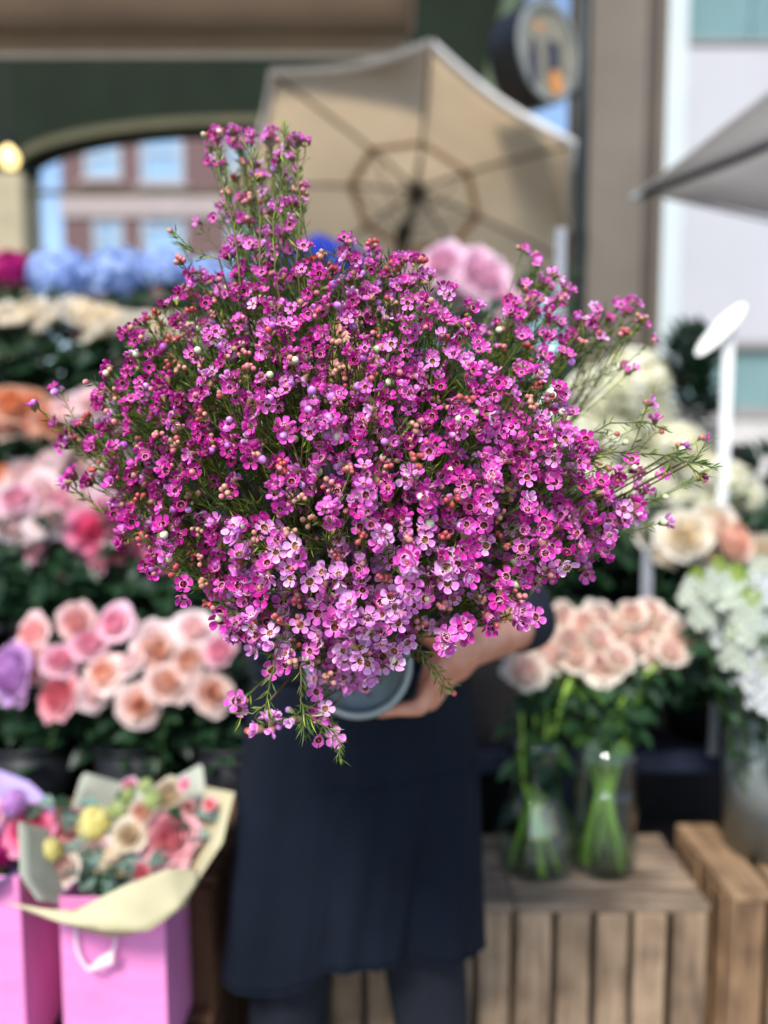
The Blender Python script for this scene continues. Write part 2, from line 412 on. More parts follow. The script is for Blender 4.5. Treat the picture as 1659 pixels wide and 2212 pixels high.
mk('facade_band', *box(wX(1472) + .004, xR, wd - .03, wd + .3, wZ(752), wZ(735.5)), M['grey_band'], wb)
for x0, x1 in ((1476, 1700), (1706, 2000), (2006, 2380)):
    mk('shop_window', *box(wX(x0), wX(x1), wd + .1, wd + .2, wZ(880), wZ(752.5)), M['teal_glass'], wb)
mk('plinth', *box(wX(1472) + .004, xR, wd - .06, wd + .3, wZ(905), wZ(880.5)), M['grey_band'], wb)
mk('wall_base', *box(wX(1472) + .004, xR, wd - .02, wd + .3, 0, wZ(905.5)), M['street_wall'], wb)

# ------------------------------------------------------------------ market hall: green arch wall, pillar, pipe
ad = 6.0
hall = E('market_arch', (P(300, 600, ad).x, ad, 0), 'dark green arched wall of the market hall on a beige pier', 'arch')
aX = lambda x: P(x, 400, ad).x
aZ = lambda y: P(400, y, ad).z
arcL, arcR = 52, 1046
def arch_y(x):
    u = (x - (arcL + arcR) / 2) / ((arcR - arcL) / 2)
    return 262 + 75 * (1 - math.sqrt(max(0, 1 - .93 * u * u))) / (1 - math.sqrt(.07))
V, F = [], []
n = 40
xs = [arcL + (arcR - arcL) * i / n for i in range(n + 1)]
topz = 6.0
for yy in (ad, ad + .3):
    for x in xs: V.append((aX(x), yy, aZ(arch_y(x)))); V.append((aX(x), yy, topz))
h = 2 * (n + 1)
for i in range(n):
    F += [(2 * i, 2 * i + 2, 2 * i + 3, 2 * i + 1), (h + 2 * i, h + 2 * i + 1, h + 2 * i + 3, h + 2 * i + 2), (2 * i, h + 2 * i, h + 2 * i + 2, 2 * i + 2)]
mk('arch_panel', V, F, M['green_paint'], hall)
mk('side_panel', *box(-9, aX(arcL) - .002, ad, ad + .3, aZ(372), topz), M['green_paint'], hall)
mk('end_panel', *box(aX(arcR) + .002, aX(1106), ad - .01, ad + .3, 0, topz), M['green_paint'], hall)
mk('pier', *bevbox(-9, aX(arcL) - .004, ad - .03, ad + .3, 0, aZ(374), .01), M['pier'], hall)
tv, tf = [], []
for i, x in enumerate(xs):
    z = aZ(arch_y(x))
    for (yy, zz) in ((ad - .04, z - .035), (ad - .04, z + .03), (ad - .004, z + .03), (ad - .004, z - .035)): tv.append((aX(x), yy, zz))
for i in range(n):
    for k in range(4): tf.append((4 * i + k, 4 * i + (k + 1) % 4, 4 * i + 4 + (k + 1) % 4, 4 * i + 4 + k))
mk('arch_trim', tv, tf, M['olive'], hall)
mk('crossbar', *box(aX(arcL), aX(arcR), ad + .1, ad + .15, aZ(409), aZ(401)), M['olive'], hall)
mk('brace', *tube([P(1118, -30, ad - .1), P(1048, 260, ad - .1)], .085, 8), M['green_light'], hall)
mk('top_beam', *box(-9, aX(1300), ad - .12, ad - .03, aZ(-60), topz), M['green_paint'], hall)

pd_ = 3.6
pil = E('stone_pillar', (P(1340, 600, pd_).x, pd_, 0), 'tall taupe stone pillar between the market and the white building', 'pillar')
pX = lambda x: P(x, 700, pd_).x
mk('shaft', *bevbox(pX(1258), pX(1385), pd_, pd_ + .4, 0, 5.2, .012), M['taupe'], pil)
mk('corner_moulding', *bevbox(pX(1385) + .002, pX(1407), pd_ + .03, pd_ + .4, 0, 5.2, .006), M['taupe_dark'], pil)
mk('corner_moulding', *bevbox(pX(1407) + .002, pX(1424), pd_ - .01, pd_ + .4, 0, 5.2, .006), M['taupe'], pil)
pp = E('downpipe', (P(1246, 600, pd_).x, pd_ - .03, 0), 'dark green iron downpipe running up beside the stone pillar', 'pipe')
mk('pipe', *tube([(pX(1246), pd_ - .03, 0), (pX(1246), pd_ - .03, 5.2)], .026, 12), M['pipe'], pp, smooth=True)
for zz in (1.0, 2.35, 3.6): mk('bracket', *lathe([(.026, -.02), (.034, -.02), (.034, .02), (.026, .02)], 12, pX(1246), pd_ - .03, zz), M['pipe'], pp)

# drum sign with an oval look
sdp = 3.45
sc_ = P(1183, 112, sdp)
sg = E('drum_sign', sc_, 'round black drum sign with pale face and orange patches beside the downpipe', 'sign')
fn = nrm((.62, -.78, -.05)); q = fn.to_track_quat('Z', 'Y'); Mx = Matrix.Translation(sc_) @ q.to_matrix().to_4x4()
R0 = .205
mk('drum', *xf(lathe([(.0, -.16), (R0 * 1.02, -.16), (R0 * 1.04, -.03), (R0 * 1.04, .0), (R0, .0), (0, -.001)], 40), Mx), M['black'], sg)
mk('rim', *xf(lathe([(R0 * .86, .002), (R0 * .86, .014), (R0 * 1.0, .014), (R0 * 1.0, .002)], 40), Mx), plain('sign_rim', S(150, 152, 146), .5, .1, 9), sg)
mk('face', *xf(lathe([(0.0001, .006), (R0 * .855, .006)], 40), Mx), plain('sign_face', S(150, 142, 122), .6, .2, 9), sg)
so = plain('sign_orange', S(224, 150, 84), .6, .1, 20); sdk = plain('sign_grey', S(74, 72, 80), .6, .2, 20)
def blob(cx, cy, rx, ry, z, n=18):
    V = [(cx, cy, z)] + [(cx + rx * math.cos(2 * math.pi * k / n) * (1 + .12 * math.sin(3 * k)), cy + ry * math.sin(2 * math.pi * k / n), z) for k in range(n)]
    return V, [(0, 1 + k, 1 + (k + 1) % n) for k in range(n)]
# face-plane axes: find which local axes run sideways and up
lx = q.inverted() @ Vector((fn.cross(Vector((0, 0, 1)))).normalized() * -1); lz = q.inverted() @ Vector((0, 0, 1))
def onface(cx, cy, rx, ry, z):
    v, f = blob(cx, cy, rx, ry, z)
    return [tuple(Mx @ (lx * a + lz * b_ + Vector((0, 0, c)))) for a, b_, c in v], f
mk('orange_patch', *onface(-.07, .12, .065, .05, .0105), so, sg)
mk('orange_patch', *onface(.05, -.12, .045, .055, .0105), so, sg)
mk('grey_patch', *onface(.03, .0, .05, .13, .0085), sdk, sg)
mk('grey_patch', *onface(-.1, -.07, .035, .1, .0085), sdk, sg)
mk('hanger', *tube([sc_ + Vector((.0, .03, .21)), sc_ + Vector((.02, .03, .5))], .02, 8), M['iron'], sg)
mk('arm', *tube([sc_ - fn * .12 + Vector((0, 0, -.1)), Vector((pX(1246), pd_ - .01, sc_.z - .12))], .018, 8), M['pipe'], sg)

# ------------------------------------------------------------------ awning, parasols, bulb
aw = E('canvas_awning', P(400, 110, 3.5), 'beige canvas awning with a pale hem under the green wall', 'awning')
zA = P(400, 118, 3.5).z
xe = P(885, 110, 3.5).x
V, F = [], []
nx, ny = 24, 6
for j in range(ny + 1):
    for i in range(nx + 1):
        x = -3.6 + (xe + 3.6) * i / nx; y = 3.5 - 1.3 * j / ny
        V.append((x, y, zA + .1 + .10 * (j / ny) - .02 * math.sin(math.pi * j / ny) + .004 * math.sin(x * 9)))
for j in range(ny):
    for i in range(nx):
        a = j * (nx + 1) + i; F.append((a, a + 1, a + nx + 2, a + nx + 1))
o = mk('canopy', V, F, M['awning'], aw, smooth=True); md = o.modifiers.new('thick', 'SOLIDIFY'); md.thickness = .004
V, F = [], []
for i in range(nx + 1):
    x = -3.6 + (xe + 3.6) * i / nx
    V += [(x, 3.5 + .004 * math.sin(i * 2.1), zA), (x, 3.5, zA + .1)]
for i in range(nx): F.append((2 * i, 2 * i + 2, 2 * i + 3, 2 * i + 1))
o = mk('valance', V, F, M['awning'], aw, smooth=True); md = o.modifiers.new('thick', 'SOLIDIFY'); md.thickness = .006
mk('hem', *tube([(-3.6, 3.495, zA - .004), (xe, 3.495, zA - .004)], .012, 6), M['canvas_lit_edge'], aw)
mk('side_rail', *tube([(xe, 3.5, zA + .1), (xe, 2.2, zA + .2)], .018, 8), M['awning'], aw)
mk('front_rail', *tube([(-3.6, 2.2, zA + .21), (xe, 2.2, zA + .21)], .018, 8), M['iron'], aw)
for x in (-3.5, -2.3): mk('post', *tube([(x, 3.48, 0), (x, 3.48, zA + .08)], .025, 10), M['iron'], aw)

# cream parasol tilted to the camera
hub = P(902, 410, 4.25)
axis = nrm((-.465, -1, -1.62))
Rr = .992; hgt = .303
q = axis.to_track_quat('Z', 'Y'); Rm = q.to_matrix()
# choose the in-plane start so that one rib points almost straight up
upv = nrm(Vector((0, 0, 1)) - axis * axis.z); sdv = nrm(upv.cross(axis)) 
if sdv.x < 0: sdv = -sdv
def rimdir(k): 
    a = math.radians(45 * k + 25.72); return upv * math.cos(a) + sdv * math.sin(a)
par = E('cream_parasol', Vector((hub.x - .06, 4.05, 0)), 'open cream parasol tilted forward, showing its ribs and tan ring', 'parasol', None)
def cpt(k, s):
    """canopy point: k in rib units, s from hub to rim"""
    k0 = math.floor(k); f = k - k0
    a, b_ = rimdir(k0), rimdir(k0 + 1)
    d = a * (1 - f) + b_ * f
    z = hgt * (s ** 1.35)
    sag = .05 * math.sin(math.pi * f) * s * s
    return hub + d * (Rr * s * (1 - .06 * math.sin(math.pi * f) * s * s)) + axis * (z - sag * .6)
V, F = [], []
nk, nss = 48, 9
for j in range(nss + 1):
    for i in range(nk): V.append(cpt(i * 8 / nk, max(.002, j / nss)))
for j in range(nss):
    for i in range(nk): F.append((j * nk + i, j * nk + (i + 1) % nk, (j + 1) * nk + (i + 1) % nk, (j + 1) * nk + i))
o = mk('canopy', V, F, M['canvas'], par, smooth=True); md = o.modifiers.new('thick', 'SOLIDIFY'); md.thickness = .004
ev, ef = tube([cpt((i % nk) * 8 / nk, 1.0) for i in range(nk + 1)], .02, 6, False)
mk('hem', ev, ef, M['canvas_lit_edge'], par, smooth=True)
rv, rf = [], []
for i in range(nk):
    for s, o_ in ((.345, -.012), (.385, -.012)): rv.append(cpt(i * 8 / nk, s) + axis * .016)
for i in range(nk): rf.append((2 * i, 2 * ((i + 1) % nk), 2 * ((i + 1) % nk) + 1, 2 * i + 1))
mk('ring', rv, rf, M['ring'], par)
runner = hub + axis * .34
for k in range(8):
    r_ = mk('rib', *tube([cpt(k, s) + axis * .014 for s in (.03, .25, .5, .75, .98)], .0085, 5), plain('rib_paint', S(118, 104, 90), .5, .1, 20) if k == 0 else bpy.data.materials['rib_paint'], par)
    mk('strut', *tube([runner, cpt(k, .36) + axis * .02], .005, 5), M['strut'], r_)
mk('hub', *xf(lathe([(0.001, -.02), (.05, -.02), (.05, .05), (.03, .09), (.001, .09)], 14), Matrix.Translation(hub) @ Rm.to_4x4()), M['iron'], par)
mk('runner', *xf(lathe([(0.001, -.04), (.04, -.04), (.045, .03), (.001, .03)], 14), Matrix.Translation(runner) @ Rm.to_4x4()), M['iron'], par)
jt = hub + axis * .42
mk('pole', *tube([hub, jt, Vector((jt.x - .01, jt.y, jt.z - .05)), Vector((jt.x - .02, jt.y, 0))], [.02, .022, .024, .024], 10), M['iron'], par, smooth=True)
mk('foot', *lathe([(0.001, 0), (.26, 0), (.26, .05), (.06, .09), (.001, .09)], 24, jt.x - .02, jt.y, 0), M['iron'], par)

# grey square parasol, one corner in view
T0 = P(1384, 413, 2.6); zt = T0.z
A1 = PZ(1659, 212, zt); B1 = PZ(1659, 476, zt)
e1 = nrm(A1 - T0); e2 = nrm(B1 - T0)
e2 = nrm(e2); L_ = 2.1
c0 = [T0, T0 + e1 * L_, T0 + e1 * L_ + e2 * L_, T0 + e2 * L_]
hub2 = (c0[0] + c0[2]) / 2 + Vector((0, 0, .42))
gp = E('grey_parasol', Vector((hub2.x, hub2.y, 0)), 'grey square parasol whose pointed corner crosses the white building', 'parasol')
V, F = [hub2], []
for k in range(4):
    a, b_ = c0[k], c0[(k + 1) % 4]
    base = len(V); n_ = 8
    for j in range(1, 7):
        for i in range(n_ + 1):
            e = a.lerp(b_, i / n_); s = j / 6
            p = hub2.lerp(e, s) ; p.z -= .05 * math.sin(math.pi * s)
            p.z += .02 * math.sin(math.pi * i / n_) * s
            V.append(p)
    for i in range(n_): F.append((0, base + i, base + i + 1))
    for j in range(5):
        for i in range(n_):
            q_ = base + j * (n_ + 1) + i; F.append((q_, q_ + n_ + 1, q_ + n_ + 2, q_ + 1))
o = mk('canopy', V, F, M['grey_canvas'], gp, smooth=True); md = o.modifiers.new('thick', 'SOLIDIFY'); md.thickness = .003
for k in range(4):
    pts = [hub2.lerp(c0[k], s) - Vector((0, 0, .05 * math.sin(math.pi * s) + .016)) for s in (0, .25, .5, .75, 1)]
    mk('rib', *tube(pts, .012, 6), M['iron'], gp)
    mk('rib_cap', *tube([c0[k] + Vector((0, 0, -.014)), c0[k] + (c0[k] - hub2).normalized() * .03 - Vector((0, 0, .01))], .013, 6), M['zinc'], gp)
mk('hem', *tube([c0[0], c0[1], c0[2], c0[3], c0[0]], .006, 5), M['grey_canvas'], gp)
mk('pole', *tube([(hub2.x, hub2.y, 0), hub2], .022, 10), M['iron'], gp, smooth=True)
mk('foot', *lathe([(0.001, 0), (.3, 0), (.3, .06), (.06, .1), (.001, .1)], 24, hub2.x, hub2.y, 0), M['iron'], gp)

bp_ = P(20, 342, 4.0); BR = .8
bl = E('hanging_bulb', bp_, 'lit warm round bulb hanging by the beige pier', 'lamp')
mk('globe', *lathe([(r_ * BR, z_ * BR) for r_, z_ in ((.001, -.062), (.03, -.054), (.052, -.03), (.06, 0), (.052, .03), (.03, .054), (.018, .075))], 18, *bp_), M['bulb'], bl, smooth=True)
mk('socket', *lathe([(.02, .058), (.024, .062), (.024, .12), (.008, .13), (.001, .13)], 12, *bp_), M['black'], bl)
mk('cable', *tube([bp_ + Vector((0, 0, .13)), Vector((bp_.x, 4.0, 3.9))], .005, 5), M['black'], bl)

# ------------------------------------------------------------------ crates
def crate(name, label, group, x0, x1, y0, y1, z1, mats, nf=5, ns=4, nt=4, z0=0.0, seed=0, along_y=False):
    """wooden fruit crate stood on end: upright slats all round, a planked end on top"""
    rg = random.Random(seed)
    c = E(name, ((x0 + x1) / 2, (y0 + y1) / 2, z0), label, 'crate', group)
    th = .011; ep = .016
    zt_ = z1 - ep - .001
    def slats(a0, a1, n, put):
        w = (a1 - a0) / n; g = .0068
        for i in range(n):
            put(a0 + i * w + g * (.6 + .7 * rg.random()), a0 + (i + 1) * w - g * (.6 + .7 * rg.random()), rg.uniform(-.0015, .0015))
    slats(x0, x1, nf, lambda a, b, j: mk('slat', *bevbox(a, b, y0 + j, y0 + th + j, z0, zt_ + j, .002), mats[0], c))
    slats(x0, x1, nf, lambda a, b, j: mk('slat', *bevbox(a, b, y1 - th + j, y1 + j, z0, zt_ + j, .002), mats[0], c))
    slats(y0 + th + .003, y1 - th - .003, ns, lambda a, b, j: mk('slat', *bevbox(x0 + .001 + j, x0 + th + j, a, b, z0, zt_ + j, .002), mats[0], c))
    slats(y0 + th + .003, y1 - th - .003, ns, lambda a, b, j: mk('slat', *bevbox(x1 - th + j, x1 - .001 + j, a, b, z0, zt_ + j, .002), mats[0], c))
    if along_y:
        slats(x0 - .003, x1 + .003, nt, lambda a, b, j: mk('end_plank', *bevbox(a + .001, b - .001, y0 - .004, y1 + .004, z1 - ep + j, z1 + j, .0025), mats[2], c))
    else:
        slats(y0 - .004, y1 + .004, nt, lambda a, b, j: mk('end_plank', *bevbox(x0 - .003, x1 + .003, a + .001, b - .001, z1 - ep + j * .5, z1 + j * .5, .0025), mats[1], c))
    for (cx_, cy_) in ((x0 + .03, y0 + .03), (x1 - .03, y0 + .03), (x0 + .03, y1 - .03), (x1 - .03, y1 - .03)):
        mk('corner_post', *box(cx_ - .014, cx_ + .014, cy_ - .014, cy_ + .014, z0 + .002, zt_ - .003), mats[0], c)
    return c
HC = .45
cf = PZ(1118, 1958, HC); cfr = PZ(1534, 1958, HC); cb = PZ(1300, 1800, HC)
CW = (M['crate'], M['cratex'], M['crate'])
crate('wooden_crate', 'weathered grey-brown crate under the two glass vases of roses', 'crates standing on end', cf.x, cfr.x, cf.y, cb.y, HC, CW, seed=1)
crate('wooden_crate', 'weathered crate standing behind the legs of the aproned person', 'crates standing on end', cf.x - .372, cf.x - .008, cf.y + .004, cb.y + .004, HC - .003, CW, seed=2)
H2 = .462
c2 = PZ(1572, 1932, H2); c2b = PZ(1437, 1782, H2)
crate('wooden_crate', 'warm brown crate carrying the tall zinc bucket', 'crates standing on end', c2.x, c2.x + .42, c2.y, c2b.y, H2, (M['crate2'], M['crate2x'], M['crate2y']), seed=3, nt=4, along_y=True)
dk = PZ(512, 1752, .62)
crate('dark_crate', 'dark brown crate between the pink bags and the apron', None, dk.x - .5, dk.x, dk.y - .20, dk.y + .1, .60, (M['dark_wood'], M['dark_woodx'], M['dark_wood']), seed=4)
crate('low_crate', 'low dark crate that the pink gift bags stand on', None, -1.0, -.30, .86, 1.30, .365, (M['dark_wood'], M['dark_woodx'], M['dark_wood']), nf=7, seed=5)

# ------------------------------------------------------------------ tiered stand and buckets
st = E('flower_stand', (0, 2.1, 0), 'dark tiered flower stand rising in steps behind the crates', 'stand')
TIERS = {'A': (.45, 1.52, 1.75, -1.35, -.28), 'B': (.60, 1.76, 2.03, -1.45, 1.35), 'C': (.85, 2.035, 2.22, -1.5, 1.3), 'D': (1.10, 2.225, 2.42, -1.5, 1.2), 'E': (1.34, 2.425, 2.68, -1.5, .55)}
for k, (z, y0, y1, x0, x1) in TIERS.items():
    mk('shelf_board', *bevbox(x0, x1, y0, y1, z - .02, z, .003), M['stand'], st)
    mk('shade_riser', *box(x0 + .01, x1 - .01, y1 - .03, y1 - .012, z + .002, z + .26), M['stand'], st)  # added dark board behind each tier, standing in for shade between blooms
    for x in (x0 + .04, (x0 + x1) / 2 + .2, x1 - .04):
        mk('post', *box(x - .02, x + .02, y0 + .05, y0 + .09, 0, z - .021), M['stand'], st)
mk('front_rail', *bevbox(.0, 1.35, 1.735, 1.757, .562, .612, .003), M['navy_board'], st)
mk('shade_back_board', *box(-1.4, 1.3, 1.98, 2.0, .002, .578), M['stand'], st)  # added dark sheet, standing in for shade under the steps
for x in (.42, .86): mk('upright', *bevbox(x, x + .05, 1.77, 1.8, .002, .561, .003), M['navy_board'], st)

def bucket(name, label, group, x, y, z, r=.1, h=.26, mat=None, rt=1.18):
    b_ = E(name, (x, y, z), label, 'bucket', group)
    mk('body', *lathe([(.001, .004), (r * .98, .004), (r, .0), (r * (1 + (rt - 1) * .5), h * .5), (r * rt, h), (r * rt - .005, h), (r * (1 + (rt - 1) * .5) - .005, h * .5), (r - .005, .01), (.001, .01)], 28, x, y, z), mat or M['black'], b_, smooth=True)
    mk('rim', *xf(lathe([(r * rt - .004, h - .006), (r * rt + .006, h - .006), (r * rt + .007, h + .005), (r * rt - .004, h + .005)], 28), Matrix.Translation((x, y, z))), mat or M['black'], b_, smooth=True)
    return b_

# ------------------------------------------------------------------ bloom meshes
def rose_geo(seed, n=22, op=.4, ruf=.03):
    """nested cupped petals: the inner ones close over the heart, the outer ones open"""
    rg = random.Random(seed); V, F, T = [], [], []
    ss = (0, .2, .42, .64, .84, 1.0); us = (-1, -.6, -.2, .2, .6, 1)
    for k in range(n):
        t = (k + .5) / n; ang = k * 2.39996 + rg.uniform(-.25, .25)
        Rk = (.10 + .74 * t ** .8) * rg.uniform(.95, 1.05); tm = 2.25 - (.6 + .5 * op) * t; H = (.96 - (.42 + .22 * op) * t) * rg.uniform(.94, 1.05); aw = 2.9 - .9 * t; fl = op * .34 * max(0, t - .3) ** 1.2
        b0 = len(V)
        for s in ss:
            th = s * tm; wf = math.sin(math.pi * (.14 + .66 * s))
            for u in us:
                a = ang + u * aw / 2 * wf
                rr = Rk * math.sin(th) + fl * s ** 3 + .09 * (.35 + t) * s ** 6 + ruf * rg.uniform(-1, 1) * s * (.4 + t)
                z = H * (1 - math.cos(th)) / (1 - math.cos(tm)) - fl * .35 * s ** 5 - .05 * (.3 + t) * s ** 7 - .13 * u * u * s * (.4 + .6 * t) + ruf * math.sin(5 * a + k) * s * (.3 + t)
                V.append((rr * math.cos(a), rr * math.sin(a), z - .42)); T.append(min(1, t * .8 + .2 * s))
        for j in range(5):
            for i in range(5):
                q = b0 + j * 6 + i; F.append((q, q + 1, q + 7, q + 6))
    return V, F, T
def hyd_geo(seed, n=120, low=-.3, pr=.2):
    rg = random.Random(seed); V, F, T = [], [], []
    for i in range(n):
        z = 1 - (1 - low) * (i + .5) / n; a = i * 2.39996; r = math.sqrt(max(0, 1 - z * z))
        nn = nrm(Vector((r * math.cos(a), r * math.sin(a), z)) + Vector((rg.uniform(-.2, .2), rg.uniform(-.2, .2), rg.uniform(-.2, .2))))
        c = nn * rg.uniform(.84, 1.02); x = nrm(nn.cross(Vector((.3, .5, .8)))); y = nn.cross(x); tt = rg.random(); ph = rg.uniform(0, 1.6)
        for p in range(4):
            aa = ph + p * math.pi / 2; d = x * math.cos(aa) + y * math.sin(aa); e = nn.cross(d)
            b0 = len(V); m_ = pr * rg.uniform(.85, 1.15)
            V += [c, c + d * m_ * .55 + e * m_ * .45 + nn * .03, c + d * m_ + nn * rg.uniform(-.02, .06), c + d * m_ * .55 - e * m_ * .45 + nn * .03]
            T += [max(0, tt - .3), tt, tt, tt]; F += [(b0, b0 + 1, b0 + 2), (b0, b0 + 2, b0 + 3)]
    # inner body so that no gaps show through
    b0 = len(V); v, f = lathe([(.001, low), (.6, low + .15), (.8, .1), (.6, .55), (.001, .8)], 10); V += [Vector(p) for p in v]; T += [.1] * len(v); F += [tuple(k + b0 for k in q) for q in f]
    return V, F, T
def spike_geo(seed, n=60, hh=2.6):
    rg = random.Random(seed); V, F, T = [], [], []
    for i in range(n):
        f = i / n; a = i * 2.4; zz = -hh * .5 + hh * f; r = (.62 * (1 - f) ** .5 + .12)
        c = Vector((r * math.cos(a), r * math.sin(a), zz)); nn = nrm((math.cos(a), math.sin(a), .5)); x = nrm(nn.cross(Vector((0, 0, 1)))); y = nn.cross(x)
        tt = 1 if f < .75 else .05; pr = .34 * (1 - .5 * f)
        for p in range(5):
            aa = p * 1.2566 + rg.random() * .3; d = x * math.cos(aa) + y * math.sin(aa); e = nn.cross(d); b0 = len(V)
            V += [c, c + d * pr * .6 + e * pr * .5 + nn * .06, c + d * pr + nn * rg.uniform(-.05, .15), c + d * pr * .6 - e * pr * .5 + nn * .06]
            tv_ = min(1, max(0, tt - rg.random() * .25)); T += [max(0, tv_ - .35), tv_, tv_, tv_]; F += [(b0, b0 + 1, b0 + 2), (b0, b0 + 2, b0 + 3)]
    return V, F, T
def leaf_geo(w=.42, fold=.18, curl=.25):
    V, F = [], []
    rows = [(0, .03), (.18, .7), (.42, 1), (.68, .75), (.88, .35), (1, .02)]
    for s, k in rows:
        z = -curl * s * s
        V += [(-w * k, s, z + fold * k), (0, s, z), (w * k, s, z + fold * k)]
    for j in range(5):
        a = 3 * j; F += [(a, a + 1, a + 4, a + 3), (a + 1, a + 2, a + 5, a + 4)]
    return V, F
GEO = {'rose': [rose_geo(s, 20 + s % 4, .25 + .1 * (s % 5), .03 + .006 * s) for s in range(7)], 'open': [rose_geo(10 + s, 22 + s, .7 + .12 * (s % 4), .03 + .008 * s) for s in range(7)], 'tight': [rose_geo(20 + s, 16, .1) for s in range(3)],
       'peony': [rose_geo(30 + s, 42, .7, .075) for s in range(3)], 'hyd': [hyd_geo(40 + s) for s in range(3)], 'spike': [spike_geo(50 + s) for s in range(3)], 'carn': [hyd_geo(60 + s, 90, -.2, .3) for s in range(2)]}
PAL = {'softpink': ((244, 140, 148), (249, 176, 182), (251, 206, 210)), 'sage': ((172, 186, 110), (192, 202, 140), (208, 214, 164)), 'dustysoft': ((214, 140, 142), (226, 166, 164), (232, 188, 184)), 'palepink': ((250, 190, 216), (252, 208, 228), (253, 224, 236)), 'peach_o': ((247, 172, 112), (251, 218, 202), (253, 230, 224)), 'salmon': ((250, 174, 168), (252, 204, 199), (253, 224, 220)), 'pink': ((248, 160, 184), (251, 194, 210), (252, 218, 226)),
       'hotpink': ((232, 70, 128), (246, 116, 160), (250, 165, 194)), 'coral': ((244, 120, 128), (249, 155, 165), (252, 192, 198)), 'pale': ((252, 214, 210), (253, 229, 226), (253, 237, 234)),
       'cream': ((251, 234, 198), (252, 240, 218), (252, 244, 230)), 'blush': ((252, 206, 200), (253, 230, 216), (252, 243, 228)), 'orange': ((242, 138, 70), (250, 182, 138), (252, 208, 180)),
       'lilac': ((212, 145, 215), (228, 172, 230), (236, 195, 238)), 'blue': ((164, 188, 238), (184, 206, 244), (204, 220, 249)), 'deepblue': ((40, 60, 190), (62, 90, 215), (85, 115, 225)),
       'magenta': ((140, 8, 82), (182, 20, 115), (205, 45, 140)), 'palegreen': ((232, 229, 190), (244, 240, 218), (250, 246, 234)), 'white': ((225, 230, 205), (238, 240, 234), (244, 246, 246)),
       'whitegreen': ((165, 188, 80), (215, 225, 185), (240, 244, 240)), 'yellow': ((232, 215, 105), (238, 228, 150), (240, 232, 180)), 'lime': ((180, 198, 50), (195, 208, 80), (210, 218, 110)),
       'dusty': ((195, 90, 95), (208, 115, 115), (215, 140, 135)), 'beige': ((222, 198, 162), (236, 218, 188), (240, 228, 204)), 'peachroll': ((246, 184, 156), (249, 206, 184), (250, 222, 204))}
PM = {k: petalmat('petal_' + k, *[S(*c) for c in v]) for k, v in PAL.items()}
BM = {}
def bloom_mesh(kind, pal, i):
    key = (kind, pal, i % len(GEO[kind]))
    if key not in BM: 
        g = GEO[kind][key[2]]; BM[key] = mesh_only('bloom', g[0], g[1], PM[pal], T=g[2])
    return BM[key]
LM = {(m_, i): mesh_only('leaf', *leaf_geo(*a), M[m_], smooth=True) for m_ in ('leafA', 'leafB', 'leafE') for i, a in enumerate(((.3, .1, .2), (.36, .14, .35), (.27, .2, .1)))}
RG = random.Random(7)
def put_leaf(parent, p, d, size, mt, rg=RG):
    d = nrm(d); up = nrm(Vector((0, -.35, 1)) + Vector((rg.uniform(-.5, .5), rg.uniform(-.5, .5), rg.uniform(-.2, .3)))); x = nrm(d.cross(up)); z = x.cross(d)
    m3 = Matrix((x, d, z)).transposed()
    return link('leaf', LM[(mt, rg.randrange(3))], parent, p, m3.to_quaternion(), size)
def bloom_rot(n, rg=RG):
    return nrm(n).to_track_quat('Z', 'Y') @ Quaternion((0, 0, 1), rg.uniform(0, 6.28))
CATS = {'rose': 'rose', 'open': 'rose', 'tight': 'rose', 'peony': 'peony', 'hyd': 'hydrangea', 'spike': 'stock', 'carn': 'carnation'}
NAMES = {'rose': 'rose', 'open': 'garden_rose', 'tight': 'rose', 'peony': 'peony', 'hyd': 'hydrangea', 'spike': 'stock_flower', 'carn': 'carnation'}
def cut_flower(x, y, rpx, d, kind, pal, base, label, group, face=(0, -.8, .6), nl=4, leafm='leafA', lsize=.055, stemr=.003, stemm=None):
    rg = RG
    c = P(x, y, d); r = rpx / FPX * d * {'rose': 1.16, 'open': 1.1, 'tight': 1.2, 'peony': 1.1, 'hyd': 1.08, 'carn': 1.0, 'spike': 1.2}[kind]
    f = nrm(Vector(face) + Vector((rg.uniform(-.7, .7), rg.uniform(-.3, .3), rg.uniform(-.5, .4))))
    if kind in ('hyd', 'carn', 'spike'): f = nrm(Vector((rg.uniform(-.2, .2), -.35, 1)))
    bs = Vector(base) + Vector((rg.uniform(-.05, .05), rg.uniform(-.045, .045), 0))
    e = E(NAMES[kind], bs, label, CATS[kind], group)
    link('bloom', bloom_mesh(kind, pal, rg.randrange(9)), e, c, bloom_rot(f), (r * rg.uniform(.93, 1.07), r * rg.uniform(.93, 1.07), r * rg.uniform(.85, 1.05)))
    neck = c - f * r * .3
    mid = Vector((neck.x * .75 + bs.x * .25, neck.y * .75 + bs.y * .25, neck.z * .55 + bs.z * .45))
    pts = bez(neck, mid, bs, 7)
    mk('stem', *tube(pts, stemr, 6), stemm or M['stemd'], e, smooth=True)
    for i in range(nl):
        k = .14 + .42 * (i + rg.random()) / max(1, nl); j = int(k * 7); p = pts[j].lerp(pts[j + 1], k * 7 - j)
        a = rg.uniform(0, 6.28)
        put_leaf(e, p, (math.cos(a), math.sin(a) - .35, rg.uniform(-.1, .5)), lsize * rg.uniform(.8, 1.25), leafm)
    return e

